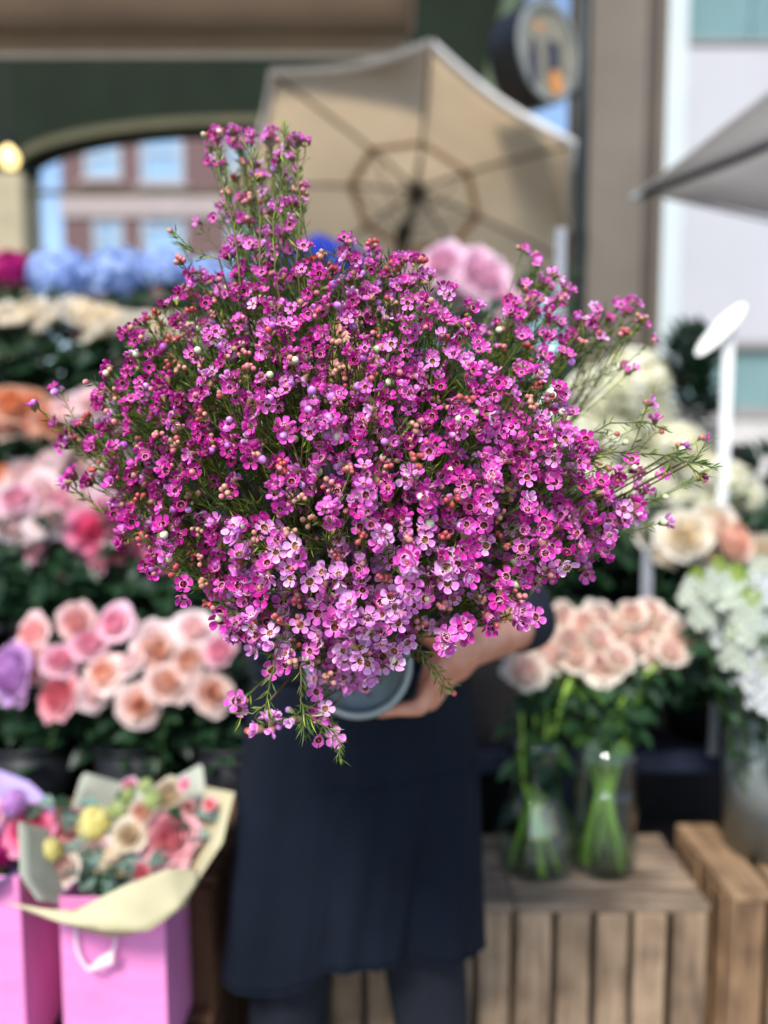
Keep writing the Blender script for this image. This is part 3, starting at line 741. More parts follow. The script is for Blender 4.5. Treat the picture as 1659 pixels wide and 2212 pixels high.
# left, lowest row: garden roses above the wrapped bouquet
bkA = [(-.80, 1.64, .452), (-.56, 1.64, .452), (-.34, 1.64, .452)]
for i, q_ in enumerate(bkA): bucket('flower_bucket', 'black bucket of garden roses behind the dark crate', 'black rose buckets', *q_, r=.085, h=.24)
def nearest(bk, p): 
    q = min(bk, key=lambda b_: (b_[0] - p.x) ** 2); return Vector((q[0], q[1], q[2] + .015))
g5 = [(18, 1455, 68, 'peony', 'lilac'), (66, 1369, 45, 'open', 'salmon'), (162, 1343, 45, 'open', 'salmon'), (245, 1343, 43, 'open', 'pink'), (324, 1373, 45, 'open', 'pale'),
      (420, 1356, 46, 'open', 'pale'), (473, 1404, 39, 'rose', 'pink'), (83, 1435, 46, 'open', 'salmon'), (131, 1424, 42, 'open', 'pink'), (193, 1387, 40, 'rose', 'pink'),
      (221, 1452, 47, 'open', 'peach_o'), (280, 1428, 37, 'open', 'pale'), (339, 1404, 43, 'open', 'peach_o'), (407, 1424, 39, 'rose', 'peach_o'), (123, 1500, 50, 'peony', 'coral'),
      (204, 1498, 40, 'open', 'pale'), (361, 1474, 47, 'open', 'peach_o'), (302, 1522, 48, 'open', 'peach_o'), (460, 1496, 49, 'open', 'peach_o')]
LBL = {'lilac': 'large lilac peony beside the pink garden roses', 'salmon': 'salmon pink garden rose in the bunch above the wrapped bouquet', 'pink': 'rose pink garden rose in the bunch above the wrapped bouquet',
       'pale': 'pale pink garden rose in the bunch above the wrapped bouquet', 'peach_o': 'pale peach garden rose with orange heart above the wrapped bouquet', 'coral': 'full coral pink peony among the peach garden roses'}
for i, (x, y, r, k, pl) in enumerate(g5):
    d = 1.50 + .09 * (1 - (y - 1340) / 190) + RG.uniform(-.015, .015)
    cut_flower(x, y, r, d, k, pl, nearest(bkA, P(x, y, d)), LBL[pl], pl + ' blooms in the garden rose bunch', nl=5)

# left, second row: pink blooms
bkB = [(-1.1, 1.88, .602), (-.83, 1.88, .602), (-.58, 1.88, .602), (-.3, 1.88, .602)]
for q_ in bkB: bucket('flower_bucket', 'black bucket of pink blooms on the second step', 'black pink-bloom buckets', *q_, r=.09, h=.27)
g4 = [(33, 1074, 42, 'open', 'pink'), (84, 1060, 46, 'open', 'pale'), (128, 1078, 46, 'open', 'pink'), (22, 1134, 46, 'open', 'pale'), (73, 1185, 35, 'tight', 'pink'), (157, 1124, 48, 'open', 'pink'),
      (205, 1147, 52, 'peony', 'hotpink'), (244, 1172, 46, 'peony', 'coral'), (205, 1212, 32, 'tight', 'pink'), (147, 1226, 27, 'tight', 'salmon'), (290, 1165, 44, 'open', 'hotpink'), (350, 1190, 42, 'open', 'hotpink'),
      (260, 1120, 46, 'open', 'pink'), (330, 1130, 44, 'open', 'pink'), (105, 1120, 44, 'open', 'pale'), (60, 1110, 42, 'open', 'pink'), (185, 1085, 44, 'open', 'pale'), (225, 1105, 42, 'open', 'pink'), (10, 1090, 40, 'open', 'pale'), (235, 1135, 44, 'open', 'pink')]
for (x, y, r, k, pl) in g4:
    d = 1.76 + RG.uniform(-.03, .03)
    cut_flower(x, y, r, d, k, pl, nearest(bkB, P(x, y, d)), {'pink': 'pink rose on the second step beside the waxflower', 'pale': 'pale pink rose on the second step beside the waxflower', 'hotpink': 'hot pink bloom on the second step beside the waxflower', 'coral': 'coral pink ruffled peony on the second step', 'salmon': 'small salmon rosebud on the second step'}[pl], pl + ' blooms on the second step', nl=3, face=(0, -1, .35))
# left, third row: orange and peach roses
bkC = [(-1.15, 2.12, .852), (-.9, 2.12, .852), (-.62, 2.12, .852)]
for q_ in bkC: bucket('flower_bucket', 'black bucket of peach roses on the third step', 'black peach-rose buckets', *q_, r=.08, h=.25)
g3 = [(22, 868, 44, 'rose', 'orange'), (68, 880, 46, 'rose', 'orange'), (10, 912, 42, 'rose', 'peachroll'), (74, 916, 42, 'rose', 'peachroll'), (146, 880, 42, 'rose', 'pale'), (200, 872, 40, 'rose', 'pale'), (118, 905, 40, 'rose', 'orange'),
      (12, 1026, 44, 'rose', 'orange'), (55, 1022, 46, 'rose', 'pale'), (112, 1000, 50, 'rose', 'pale'), (176, 998, 46, 'rose', 'pale'), (240, 990, 44, 'rose', 'pale')]
for (x, y, r, k, pl) in g3:
    d = 1.97 + RG.uniform(-.03, .03)
    cut_flower(x, y, r, d, k, pl, nearest(bkC, P(x, y, d)), {'orange': 'orange rose on the third step under the cream roses', 'peachroll': 'peach rose on the third step under the cream roses', 'pale': 'pale blush rose on the third step under the cream roses'}[pl], pl + ' roses on the third step', nl=5)
# fourth row: cream roses
bkD = [(-1.15, 2.32, 1.102), (-.85, 2.32, 1.102), (-.55, 2.32, 1.102)]
for q_ in bkD: bucket('flower_bucket', 'black bucket of cream roses on the fourth step', 'black cream-rose buckets', *q_, r=.08, h=.27)
for (x, y, r) in [(24, 680, 46), (62, 668, 38), (100, 678, 44), (-20, 676, 44), (186, 678, 50), (207, 712, 44), (235, 682, 42), (275, 694, 44), (330, 700, 44), (395, 705, 44), (460, 715, 46), (540, 720, 44)]:
    d = 2.16 + RG.uniform(-.03, .03)
    cut_flower(x, y, r, d, 'rose', 'cream', nearest(bkD, P(x, y, d)), 'cream rose in the row under the blue hydrangeas', 'cream roses under the hydrangeas', nl=6, face=(0, -.5, .85), lsize=.07)
# top row: hydrangeas, carnation, pink peonies
bkE = [(-1.22, 2.55, 1.342), (-.98, 2.55, 1.342), (-.72, 2.55, 1.342), (-.42, 2.55, 1.342), (-.1, 2.55, 1.342), (.28, 2.55, 1.342)]
for q_ in bkE: bucket('flower_bucket', 'black bucket on the top step of the flower stand', 'black top-step buckets', *q_, r=.085, h=.28)
def top(x, y, r, k, pl, lb, gr=None, d=2.42, **kw):
    d += RG.uniform(-.03, .03)
    return cut_flower(x, y, r, d, k, pl, nearest(bkE, P(x, y, d)), lb, gr, nl=4, lsize=.09, stemr=.005, **kw)
top(28, 594, 48, 'carn', 'magenta', 'dark magenta bloom beside the pale blue hydrangeas')
for (x, y, r) in [(132, 602, 60), (258, 604, 68), (362, 590, 52), (450, 610, 58), (545, 600, 55)]:
    top(x, y, r, 'hyd', 'blue', 'pale blue hydrangea head above the cream roses', 'pale blue hydrangeas')
for (x, y, r) in [(690, 550, 42), (640, 575, 40), (745, 575, 42)]:
    top(x, y, r, 'hyd', 'deepblue', 'deep blue hydrangea head behind the waxflower', 'deep blue hydrangeas')
for (x, y, r, pl) in [(1045, 592, 62, 'palepink'), (1092, 650, 48, 'palepink'), (955, 566, 44, 'palepink'), (985, 622, 46, 'palepink'), (900, 600, 44, 'palepink'), (1010, 575, 46, 'palepink')]:
    top(x, y, r, 'peony', pl, 'soft pink peony in front of the cream parasol', 'peonies before the parasol', d=2.3)
# right: pale hydrangeas, white and peach roses, stocks
bkR = [(.62, 2.12, .852), (.86, 2.12, .852), (1.08, 2.12, .852)]
for q_ in bkR: bucket('flower_bucket', 'black bucket of pale green hydrangeas on the third step', 'black hydrangea buckets', *q_, r=.08, h=.25)
for (x, y, r) in [(1362, 835, 76), (1282, 864, 66), (1392, 908, 60), (1398, 1045, 60), (1463, 962, 52), (1562, 1045, 54), (1508, 1014, 46), (1320, 950, 60), (1290, 1040, 52), (1450, 1075, 46), (1345, 1100, 50), (1500, 1075, 48), (1430, 985, 50), (1610, 1080, 40), (1250, 930, 50)]:
    d = 2.0 + RG.uniform(-.05, .05)
    cut_flower(x, y, r, d, 'hyd', 'palegreen', nearest(bkR, P(x, y, d)), 'pale green-cream hydrangea head beside the stone pillar', 'pale green hydrangeas', nl=3, lsize=.09, stemr=.005)
bkR2 = [(.62, 1.9, .602), (.84, 1.9, .602)]
for q_ in bkR2: bucket('flower_bucket', 'black bucket of white roses behind the glass vases', 'black white-rose buckets', *q_, r=.085, h=.27)
cut_flower(1482, 1156, 54, 1.82, 'rose', 'cream', nearest(bkR2, P(1482, 1156, 1.82)), 'large ivory rose below the pale hydrangeas', None, nl=5)
cut_flower(1586, 1164, 54, 1.82, 'rose', 'peachroll', nearest(bkR2, P(1586, 1164, 1.82)), 'large pale peach rose beside the ivory rose', None, nl=5)
for (x, y, r, pl, lb) in ((1535, 1128, 46, 'cream', 'ivory rose tucked between the large ivory and the peach rose'), (1640, 1190, 44, 'cream', 'ivory rose touching the white stocks'), (1545, 1196, 40, 'cream', 'ivory rose below the pale peach rose'), (1440, 1198, 38, 'cream', 'ivory rose nestled under the large ivory rose')):
    cut_flower(x, y, r, 1.85, 'rose', pl, nearest(bkR2, P(x, y, 1.85)), lb, None, nl=4)
cut_flower(1420, 1150, 46, 1.9, 'rose', 'cream', nearest(bkR2, P(1420, 1150, 1.9)), 'smaller ivory rose half behind the larger ivory rose', None, nl=5)

# zinc bucket of white stocks on the warm crate
zb = PZ(1690, 1868, H2); zbx = (zb.x, zb.y + .07, H2 + .003)
bucket('zinc_bucket', 'tall grey zinc bucket of white stocks on the warm crate', None, *zbx, r=.088, h=.40, mat=M['zinc'], rt=1.15)
for (x, y, r, pl) in [(1520, 1300, 30, 'whitegreen'), (1585, 1262, 36, 'whitegreen'), (1640, 1250, 38, 'white'), (1560, 1330, 34, 'white'), (1615, 1320, 38, 'whitegreen'), (1655, 1340, 40, 'white'), (1500, 1262, 26, 'whitegreen'),
                      (1640, 1420, 40, 'white'), (1590, 1390, 32, 'whitegreen'), (1655, 1470, 38, 'white'), (1700, 1400, 40, 'white'), (1690, 1290, 38, 'white'), (1548, 1245, 30, 'whitegreen')]:
    d = 1.47 + RG.uniform(-.05, .05)
    cut_flower(x, y, r, d, 'spike', pl, Vector((zbx[0], zbx[1], zbx[2] + .02)), 'white stock with green buds in the zinc bucket' if pl == 'whitegreen' else 'white stock in full bloom in the zinc bucket', pl + ' stocks in the zinc bucket', nl=3, lsize=.05)

# ------------------------------------------------------------------ glass vases of blush roses
def vase(label, px, py, prof, wl):
    p = PZ(px, py, HC); p.y += prof[2][0] * .8; p.z = HC + .004
    v = E('glass_vase', p, label, 'vase', None)
    outer = prof; inner = [(max(.001, r - .004), z + (.006 if i < 2 else 0)) for i, (r, z) in enumerate(prof)]
    mk('glass', *lathe(outer + inner[::-1], 36, *p), M['glass'], v, smooth=True)
    wp = [(max(.001, r - .0035), z + .0055) for r, z in prof if z < wl]
    wp = wp + [(wp[-1][0], wl), (.001, wl)]
    mk('water', *lathe(wp, 32, *p), M['water'], v, smooth=True)
    return p
v1 = vase('bulbous clear glass vase of blush roses on the weathered crate', 1168, 1912, [(.001, 0), (.064, 0), (.082, .02), (.089, .06), (.081, .11), (.06, .155), (.054, .20), (.06, .27), (.064, .29)], .17)
v2 = vase('tall straight glass vase of blush roses on the weathered crate', 1318, 1904, [(.001, 0), (.060, 0), (.066, .012), (.068, .08), (.069, .16), (.066, .24), (.071, .275)], .19)
gr = [(1134, 1447, 52, 1), (1222, 1333, 40, 1), (1190, 1412, 46, 1), (1233, 1382, 46, 1), (1296, 1331, 43, 2), (1300, 1429, 52, 2), (1294, 1382, 40, 1), (1365, 1324, 38, 2), (1365, 1387, 47, 2), (1416, 1410, 46, 2), (1430, 1343, 46, 2), (1472, 1375, 44, 2), (1502, 1371, 38, 2), (1170, 1360, 40, 1), (1260, 1345, 40, 1), (1330, 1358, 42, 2), (1395, 1360, 42, 2), (1450, 1405, 40, 2), (1245, 1418, 40, 1), (1340, 1420, 38, 2), (1120, 1400, 40, 1), (1400, 1318, 38, 2)]
for gi, (x, y, r, w) in enumerate(gr):
    v = v1 if w == 1 else v2
    d = 1.50 + .09 * (1 - (y - 1320) / 130) + RG.uniform(-.02, .02)
    a = RG.uniform(0, 6.28); bs = Vector((v.x + .022 * math.cos(a), v.y + .022 * math.sin(a), v.z + .012))
    c = P(x, y, d); rr = r / FPX * d * 1.04
    f = nrm((RG.uniform(-.4, .4), -.75, .7 + RG.uniform(-.3, .3)))
    e = E('rose', bs, 'blush pink and cream rose standing in the bulbous glass vase' if w == 1 else 'blush pink and cream rose standing in the straight glass vase', 'rose', 'blush roses in the bulbous vase' if w == 1 else 'blush roses in the straight vase')
    link('bloom', bloom_mesh('rose', 'blush', RG.randrange(9)), e, c, bloom_rot(f), rr)
    neck = c - f * rr * .3; ga = gi * 2.4 + RG.uniform(-.3, .3); mo_ = Vector((math.cos(ga), math.sin(ga), 0)) * (.04 if gi % 3 else .015); mouth = Vector((v.x + mo_.x, v.y + mo_.y, v.z + (.20 if w == 1 else .27)))
    la = ga + 2.6 + RG.uniform(-.5, .5); lr_ = (.066 if w == 1 else .052) * (1 if gi % 4 else .3)
    low = Vector((v.x + lr_ * math.cos(la), v.y + lr_ * math.sin(la), v.z + .014))
    pts = [low, low.lerp(mouth, .5), mouth, mouth.lerp(neck, .55) + Vector((0, 0, .02)), neck]
    mk('stem', *tube(pts, [.0056, .0054, .0046, .004, .004], 7), M['stem'], e, smooth=True)
    for i in range(7):
        k = RG.uniform(.05, .9); p = mouth.lerp(neck, k); aa = RG.uniform(0, 6.28)
        put_leaf(e, p, (math.cos(aa), math.sin(aa) - .5, RG.uniform(-.7, .3)), RG.uniform(.055, .085), RG.choice(('leafA', 'leafA', 'leafB')))

# ------------------------------------------------------------------ filler foliage and price stakes
def leaf_cloud(name, label, regions, mt, size, seed):
    rg = random.Random(seed); V, F = [], []
    lv, lf = leaf_geo(.32, .12, .25)
    for (x0, x1, y0, y1, d0, d1, n) in regions:
        for _ in range(n):
            p = P(rg.uniform(x0, x1), rg.uniform(y0, y1), rg.uniform(d0, d1)); a = rg.uniform(0, 6.28)
            d = nrm((math.cos(a), math.sin(a) * .6 - .4, rg.uniform(-.6, .5))); up = nrm((rg.uniform(-.6, .6), -.5, 1)); x = nrm(d.cross(up)); z = x.cross(d); s = size * rg.uniform(.7, 1.3)
            o = len(V); V += [p + (x * a_ + d * b_ + z * c_) * s for a_, b_, c_ in lv]; F += [tuple(k + o for k in q) for q in lf]
    return tag(mk(name, V, F, M[mt], smooth=True), label, 'foliage', kind='stuff')
leaf_cloud('foliage', 'dark green leaves crowding between the steps of blooms', [(-40, 560, 735, 850, 2.08, 2.2, 260), (-40, 620, 640, 745, 2.25, 2.36, 240), (-60, 1220, 600, 830, 2.46, 2.66, 900), (-40, 420, 930, 985, 1.98, 2.05, 90), (-40, 520, 1110, 1330, 1.72, 1.85, 300), (-40, 540, 1420, 1600, 1.6, 1.7, 300),
    (1180, 1700, 1080, 1330, 1.9, 2.02, 300), (1180, 1560, 1380, 1500, 1.62, 1.72, 140), (560, 1200, 640, 1300, 2.1, 2.3, 260)], 'leafA', .075, 3)
sh = E('leafy_shrub', (P(1475, 900, 3.0).x, 3.0, 0), 'dark leafy shrub in front of the white building', 'shrub')
rg = random.Random(12); V, F = [], []
lv, lf = leaf_geo(.32, .12, .25); cc = P(1478, 800, 3.0)
for _ in range(420):
    dv = nrm((rg.gauss(0, 1), rg.gauss(0, 1), rg.gauss(0, 1))) * rg.uniform(.5, 1); p = Vector((cc.x + dv.x * .13, cc.y + dv.y * .15, cc.z - .18 + dv.z * .34)); d = nrm(dv + Vector((0, 0, .3))); x = nrm(d.cross(Vector((.2, -.4, 1)))); z = x.cross(d); s = rg.uniform(.05, .09)
    o = len(V); V += [p + (x * a_ + d * b_ + z * c_) * s for a_, b_, c_ in lv]; F += [tuple(k + o for k in q) for q in lf]
mk('crown', V, F, M['leafA'], sh, smooth=True)
mk('trunk', *tube([(cc.x, 3.0, 0), (cc.x + .01, 3.0, .6), (cc.x, 3.0, cc.z)], [.02, .016, .008], 7), M['dark_wood'], sh)
sh2 = E('leafy_shrub', (P(1650, 1080, 2.3).x, 2.3, 0), 'dark leafy shrub behind the white stocks', 'shrub')
V, F = [], []; cc = P(1665, 1090, 2.3)
for _ in range(420):
    dv = nrm((rg.gauss(0, 1), rg.gauss(0, 1), rg.gauss(0, 1))) * rg.uniform(.5, 1); p = Vector((cc.x + dv.x * .16, cc.y + dv.y * .15, cc.z - .1 + dv.z * .26)); d = nrm(dv + Vector((0, 0, .3))); x = nrm(d.cross(Vector((.2, -.4, 1)))); z = x.cross(d); s = rg.uniform(.05, .09)
    o = len(V); V += [p + (x * a_ + d * b_ + z * c_) * s for a_, b_, c_ in lv]; F += [tuple(k + o for k in q) for q in lf]
mk('crown', V, F, M['leafA'], sh2, smooth=True)
mk('trunk', *tube([(cc.x, 2.3, 0), (cc.x + .01, 2.3, .6), (cc.x, 2.3, cc.z)], [.02, .016, .008], 7), M['dark_wood'], sh2)

def stake(label, x, y0, y1, d, w, zend, plate=None, group=None, mat='white_plastic'):
    p0, p1 = P(x, y0, d), P(x, y1, d); hw = w / FPX * d / 2
    e = E('price_stake', (p1.x, d, zend), label, 'price stake', group)
    mk('stake', *bevbox(p0.x - hw, p0.x + hw, d - .0025, d + .0025, zend, p0.z, .001), M[mat], e)
    if plate:
        cx_, cy_, a, b_, ang = plate; c = P(cx_, cy_, d - .015); n = 28; V = []
        for zz in (-.0015, .0015):
            for k in range(n):
                tq = 2 * math.pi * k / n; u = a * math.cos(tq) / FPX * d; w_ = b_ * math.sin(tq) / FPX * d
                V.append((c.x + u * math.cos(ang) - w_ * math.sin(ang), c.y + zz + .9 * w_, c.z + u * math.sin(ang) + w_ * math.cos(ang)))
        F = [tuple(range(n)), tuple(range(2 * n - 1, n - 1, -1))] + [(k, n + k, n + (k + 1) % n, (k + 1) % n) for k in range(n)]
        mk('price_card', V, F, M['card'], e)
stake('white price stake carrying a tilted oval card above the pale hydrangeas', 1576, 690, 1000, 1.92, 25, .9, (1556, 712, 72, 14, math.radians(48)))
stake('plain white stake standing among the pink peonies by the pillar', 1212, 492, 690, 2.3, 22, P(1212, 700, 2.3).z, mat='grey_plastic')
stake('short white stake below the ivory rose', 1400, 1180, 1262, 1.86, 24, P(1400, 1270, 1.86).z - .05, mat='grey_plastic')
stake('short pale stake between the straight vase and the zinc bucket', 1546, 1468, 1566, 1.72, 20, .612, mat='grey_plastic')

# ------------------------------------------------------------------ pink bags and wrapped bouquets
def bag(label, x0, x1, y0, y1, z0, z1, handle=True):
    e = E('gift_bag', ((x0 + x1) / 2, (y0 + y1) / 2, z0), label, 'gift bag', 'pink gift bags on the low crate')
    th = .0015
    mk('front_panel', *bevbox(x0, x1, y0, y0 + th, z0, z1, .0005), M['pinkbag'], e)
    mk('back_panel', *bevbox(x0, x1, y1 - th, y1, z0, z1, .0005), M['pinkbag'], e)
    ym = (y0 + y1) / 2
    for x, s in ((x0, 1), (x1, -1)):
        V, F = [], []
        n = 8
        for j in range(n + 1):
            z = z0 + (z1 - z0) * j / n
            g = s * .012 * (j / n) ** 1.5
            for (y, k) in ((y0 + th, 0), (ym, 1), (y1 - th, 0)): V.append((x + s * .0008 + g * k, y, z))
        for j in range(n):
            for i in range(2): F.append((3 * j + i, 3 * j + i + 1, 3 * j + i + 4, 3 * j + i + 3))
        o = mk('side_panel', V, F, M['pinkbag'], e); md = o.modifiers.new('t', 'SOLIDIFY'); md.thickness = th; md.offset = 0
    mk('bottom_panel', *box(x0 + .002, x1 - .002, y0 + .003, y1 - .003, z0, z0 + .002), M['pinkbag'], e)
    mk('top_fold', *bevbox(x0 + .001, x1 - .001, y0 - .0015, y0 - .0003, z1 - .04, z1, .0004), M['pinkbag'], e)
    if handle:
        xm = x0 + (x1 - x0) * .36; w = .03
        pts = [Vector((xm - w, y0 - .004, z1 - .03)), Vector((xm - w * .95, y0 - .012, z1 - .075)), Vector((xm - w * .3, y0 - .02, z1 - .102)), Vector((xm + w * .5, y0 - .018, z1 - .098)), Vector((xm + w, y0 - .01, z1 - .07)), Vector((xm + w * 1.05, y0 - .004, z1 - .03))]
        sm = []
        for i in range(len(pts) - 1):
            for k in range(4):
                f = k / 4; p0 = pts[max(0, i - 1)]; p1 = pts[i]; p2 = pts[i + 1]; p3 = pts[min(len(pts) - 1, i + 2)]
                sm.append(.5 * ((2 * p1) + (p2 - p0) * f + (2 * p0 - 5 * p1 + 4 * p2 - p3) * f * f + (3 * p1 - p0 - 3 * p2 + p3) * f ** 3))
        sm.append(pts[-1])
        mk('handle', *tube(sm, .0028, 6), M['cordw'], e, smooth=True)
        V, F = [], []
        for (dx, dz) in ((-.012, -.106), (.03, -.092), (.034, -.068), (.012, -.08)): V.append((xm + dx, y0 - .024 - .1 * (dz + .09), z1 + dz))
        V2 = [(a, b_ + .0012, c) for a, b_, c in V]
        mk('tag', V + V2, [(0, 1, 2, 3), (7, 6, 5, 4), (0, 4, 5, 1), (1, 5, 6, 2), (2, 6, 7, 3), (3, 7, 4, 0)], M['card'], e)
    return e
zb_ = .368
f0, f1 = P(131, 2040, 1.09), P(357, 2040, 1.09)
ztop = P(250, 1938, 1.09).z
bag('pink paper gift bag with cord handle under the cream wrapped bouquet', f0.x, f1.x, 1.09, 1.25, zb_, ztop)
g1 = P(42, 1900, 1.09)
bag('pink paper gift bag under the lilac wrapped bouquet', g1.x - .165, g1.x, 1.09, 1.24, zb_, P(40, 1893, 1.09).z, False)

def sheet(name, A, B, mat, parent, bulge=.02, n=28, m_=7, seed=0, th=.0012):
    """paper spread between a rim line A and a lower line B (points as photo x, y and distance)"""
    def samp(L, f):
        k = f * (len(L) - 1); i = min(int(k), len(L) - 2); return L[i].lerp(L[i + 1], k - i)
    A = [P(*a) for a in A]; B = [P(*b_) for b_ in B]; rg = random.Random(seed); ph = rg.uniform(0, 6)
    V, F = [], []
    for j in range(m_ + 1):
        g = j / m_
        for i in range(n + 1):
            f = i / n; p = samp(A, f).lerp(samp(B, f), g)
            p += Vector((0, -1, .3)) * (bulge * math.sin(math.pi * g)) + Vector((0, -.5, .3)) * (.004 * math.sin(9 * f + 4 * g + ph) + .0025 * math.sin(23 * f - 6 * g + ph))
            V.append(p)
    for j in range(m_):
        for i in range(n): a = j * (n + 1) + i; F.append((a, a + 1, a + n + 2, a + n + 1))
    o = mk(name, V, F, mat, parent, smooth=True); md = o.modifiers.new('t', 'SOLIDIFY'); md.thickness = th
    return o
wbq = E('wrapped_bouquet', P(250, 2000, 1.16), 'mixed bouquet of peony and roses in cream paper standing in a pink bag', 'bouquet')
low = [(190, 1975, 1.20), (250, 1990, 1.21), (320, 1985, 1.19)]
sheet('paper_sheet', [(140, 1800, 1.23), (178, 1667, 1.29), (260, 1690, 1.33), (350, 1697, 1.33), (438, 1648, 1.29), (446, 1722, 1.25)], low, M['wrap_in'], wbq, -.02, seed=1)
sheet('paper_sheet', [(446, 1700, 1.262), (508, 1712, 1.20), (480, 1820, 1.14), (425, 1905, 1.09), (400, 1960, 1.07)], [(330, 1975, 1.18), (320, 1985, 1.17), (300, 1990, 1.16), (290, 1995, 1.15), (280, 2000, 1.14)], M['wrap'], wbq, -.015, seed=2)
sheet('paper_sheet', [(150, 1815, 1.222), (105, 1790, 1.17), (41, 1774, 1.11), (45, 1886, 1.06), (80, 1945, 1.05)], [(200, 1970, 1.19), (190, 1975, 1.17), (185, 1980, 1.15), (190, 1985, 1.14), (200, 1990, 1.13)], M['wrap_in'], wbq, -.012, seed=3)
fl_lo = [(30, 1956, 1.028), (130, 1992, 1.015), (225, 2006, 1.005), (318, 2010, 1.01), (385, 1965, 1.03), (428, 1905, 1.075)]
sheet('front_flap', [(17, 1950, 1.03), (90, 1962, 1.025), (158, 1968, 1.02), (272, 1912, 1.03), (363, 1876, 1.055), (428, 1880, 1.08)], fl_lo, M['wrap'], wbq, .002, seed=4)
sheet('paper_base', fl_lo, [(200, 2010, 1.12), (220, 2020, 1.12), (250, 2030, 1.12), (270, 2020, 1.13), (290, 2010, 1.14), (300, 2000, 1.15)], M['wrap'], wbq, .0, seed=5)
rgw = random.Random(77)
for (x, y, r, k, pl, nm) in [(366, 1807, 58, 'peony', 'softpink', 'peony'), (205, 1778, 38, 'carn', 'yellow', 'carnation'), (258, 1749, 24, 'hyd', 'sage', 'green_bloom'), (331, 1728, 22, 'hyd', 'sage', 'green_bloom'), (278, 1717, 18, 'hyd', 'sage', 'green_bloom'),
        (316, 1698, 18, 'hyd', 'sage', 'green_bloom'), (305, 1754, 27, 'tight', 'peachroll', 'rose'), (278, 1804, 34, 'rose', 'beige', 'rose'), (366, 1712, 34, 'rose', 'beige', 'rose'), (150, 1790, 36, 'rose', 'dustysoft', 'rose'),
        (106, 1840, 28, 'carn', 'yellow', 'carnation'), (132, 1872, 40, 'open', 'blush', 'rose'), (205, 1832, 32, 'rose', 'pale', 'rose'), (305, 1884, 24, 'tight', 'softpink', 'rosebud'), (278, 1696, 18, 'tight', 'pink', 'rosebud'),
        (398, 1694, 16, 'tight', 'pink', 'rosebud'), (453, 1738, 16, 'tight', 'softpink', 'rosebud'), (407, 1742, 16, 'tight', 'dustysoft', 'rosebud'), (245, 1850, 24, 'hyd', 'beige', 'filler_bloom'), (262, 1888, 20, 'spike', 'beige', 'filler_bloom'), (225, 1872, 22, 'hyd', 'beige', 'filler_bloom')]:
    d = 1.13 + (1900 - y) / 200 * .09 + rgw.uniform(-.01, .01)
    rr = r / FPX * d * (1.2 if k in ('rose', 'open', 'tight', 'peony') else 1.0)
    if k == 'spike': rr *= .7
    link(nm, bloom_mesh(k, pl, rgw.randrange(9)), wbq, P(x, y, d), bloom_rot(nrm((rgw.uniform(-.3, .3), -.75, .65)), rgw), rr)
for i in range(46):
    x, y = (rgw.uniform(165, 275), rgw.uniform(1850, 1950)) if i < 30 else (rgw.uniform(120, 430), rgw.uniform(1730, 1880))
    d = 1.14 + (1900 - y) / 200 * .09; a = rgw.uniform(0, 6.28)
    put_leaf(wbq, P(x, y, d), (math.cos(a), math.sin(a) * .4 - .3, rgw.uniform(-.2, .7)), rgw.uniform(.03, .05), 'leafE' if i % 4 else 'leafA', rgw)
mk('stem_bundle', *tube([P(250, 1900, 1.17), P(250, 2010, 1.17), Vector((P(250, 2010, 1.17).x, 1.17, .40))], [.03, .022, .025], 10), M['stemd'], wbq, smooth=True)

lbq = E('wrapped_bouquet', P(-20, 1960, 1.17), 'bouquet with a bright pink peony in lilac paper beside the cream bouquet', 'bouquet')
sheet('paper_sheet', [(-170, 1700, 1.25), (-60, 1655, 1.30), (0, 1664, 1.30), (62, 1688, 1.28), (122, 1742, 1.24)], [(-90, 1960, 1.18), (-60, 1965, 1.19), (-30, 1965, 1.2), (0, 1960, 1.19), (20, 1950, 1.18)], M['lilac_wrap'], lbq, -.02, seed=6)
sheet('front_flap', [(-170, 1880, 1.06), (-90, 1900, 1.04), (-10, 1905, 1.06), (40, 1880, 1.1)], [(-90, 1980, 1.13), (-60, 1985, 1.13), (-30, 1985, 1.14), (0, 1980, 1.16)], M['lilac_wrap'], lbq, .01, seed=7)
for (x, y, r, k, pl, nm) in [(60, 1790, 50, 'peony', 'hotpink', 'peony'), (-30, 1760, 40, 'rose', 'pink', 'rose'), (10, 1838, 30, 'hyd', 'magenta', 'filler_bloom'), (-60, 1830, 40, 'open', 'lilac', 'rose'), (30, 1735, 26, 'hyd', 'lilac', 'filler_bloom')]:
    link(nm, bloom_mesh(k, pl, rgw.randrange(9)), lbq, P(x, y, 1.17), bloom_rot((0, -.75, .65), rgw), r / FPX * 1.17 * 1.15)
for i in range(26):
    x, y = rgw.uniform(-80, 110), rgw.uniform(1720, 1890); a = rgw.uniform(0, 6.28)
    put_leaf(lbq, P(x, y, 1.19), (math.cos(a), -.3, rgw.uniform(-.2, .7)), rgw.uniform(.03, .055), 'leafA' if i % 3 else 'leafE', rgw)
mk('stem_bundle', *tube([P(-20, 1880, 1.18), P(-20, 1990, 1.17), Vector((P(-20, 1990, 1.17).x, 1.17, .40))], [.03, .022, .025], 10), M['stemd'], lbq, smooth=True)

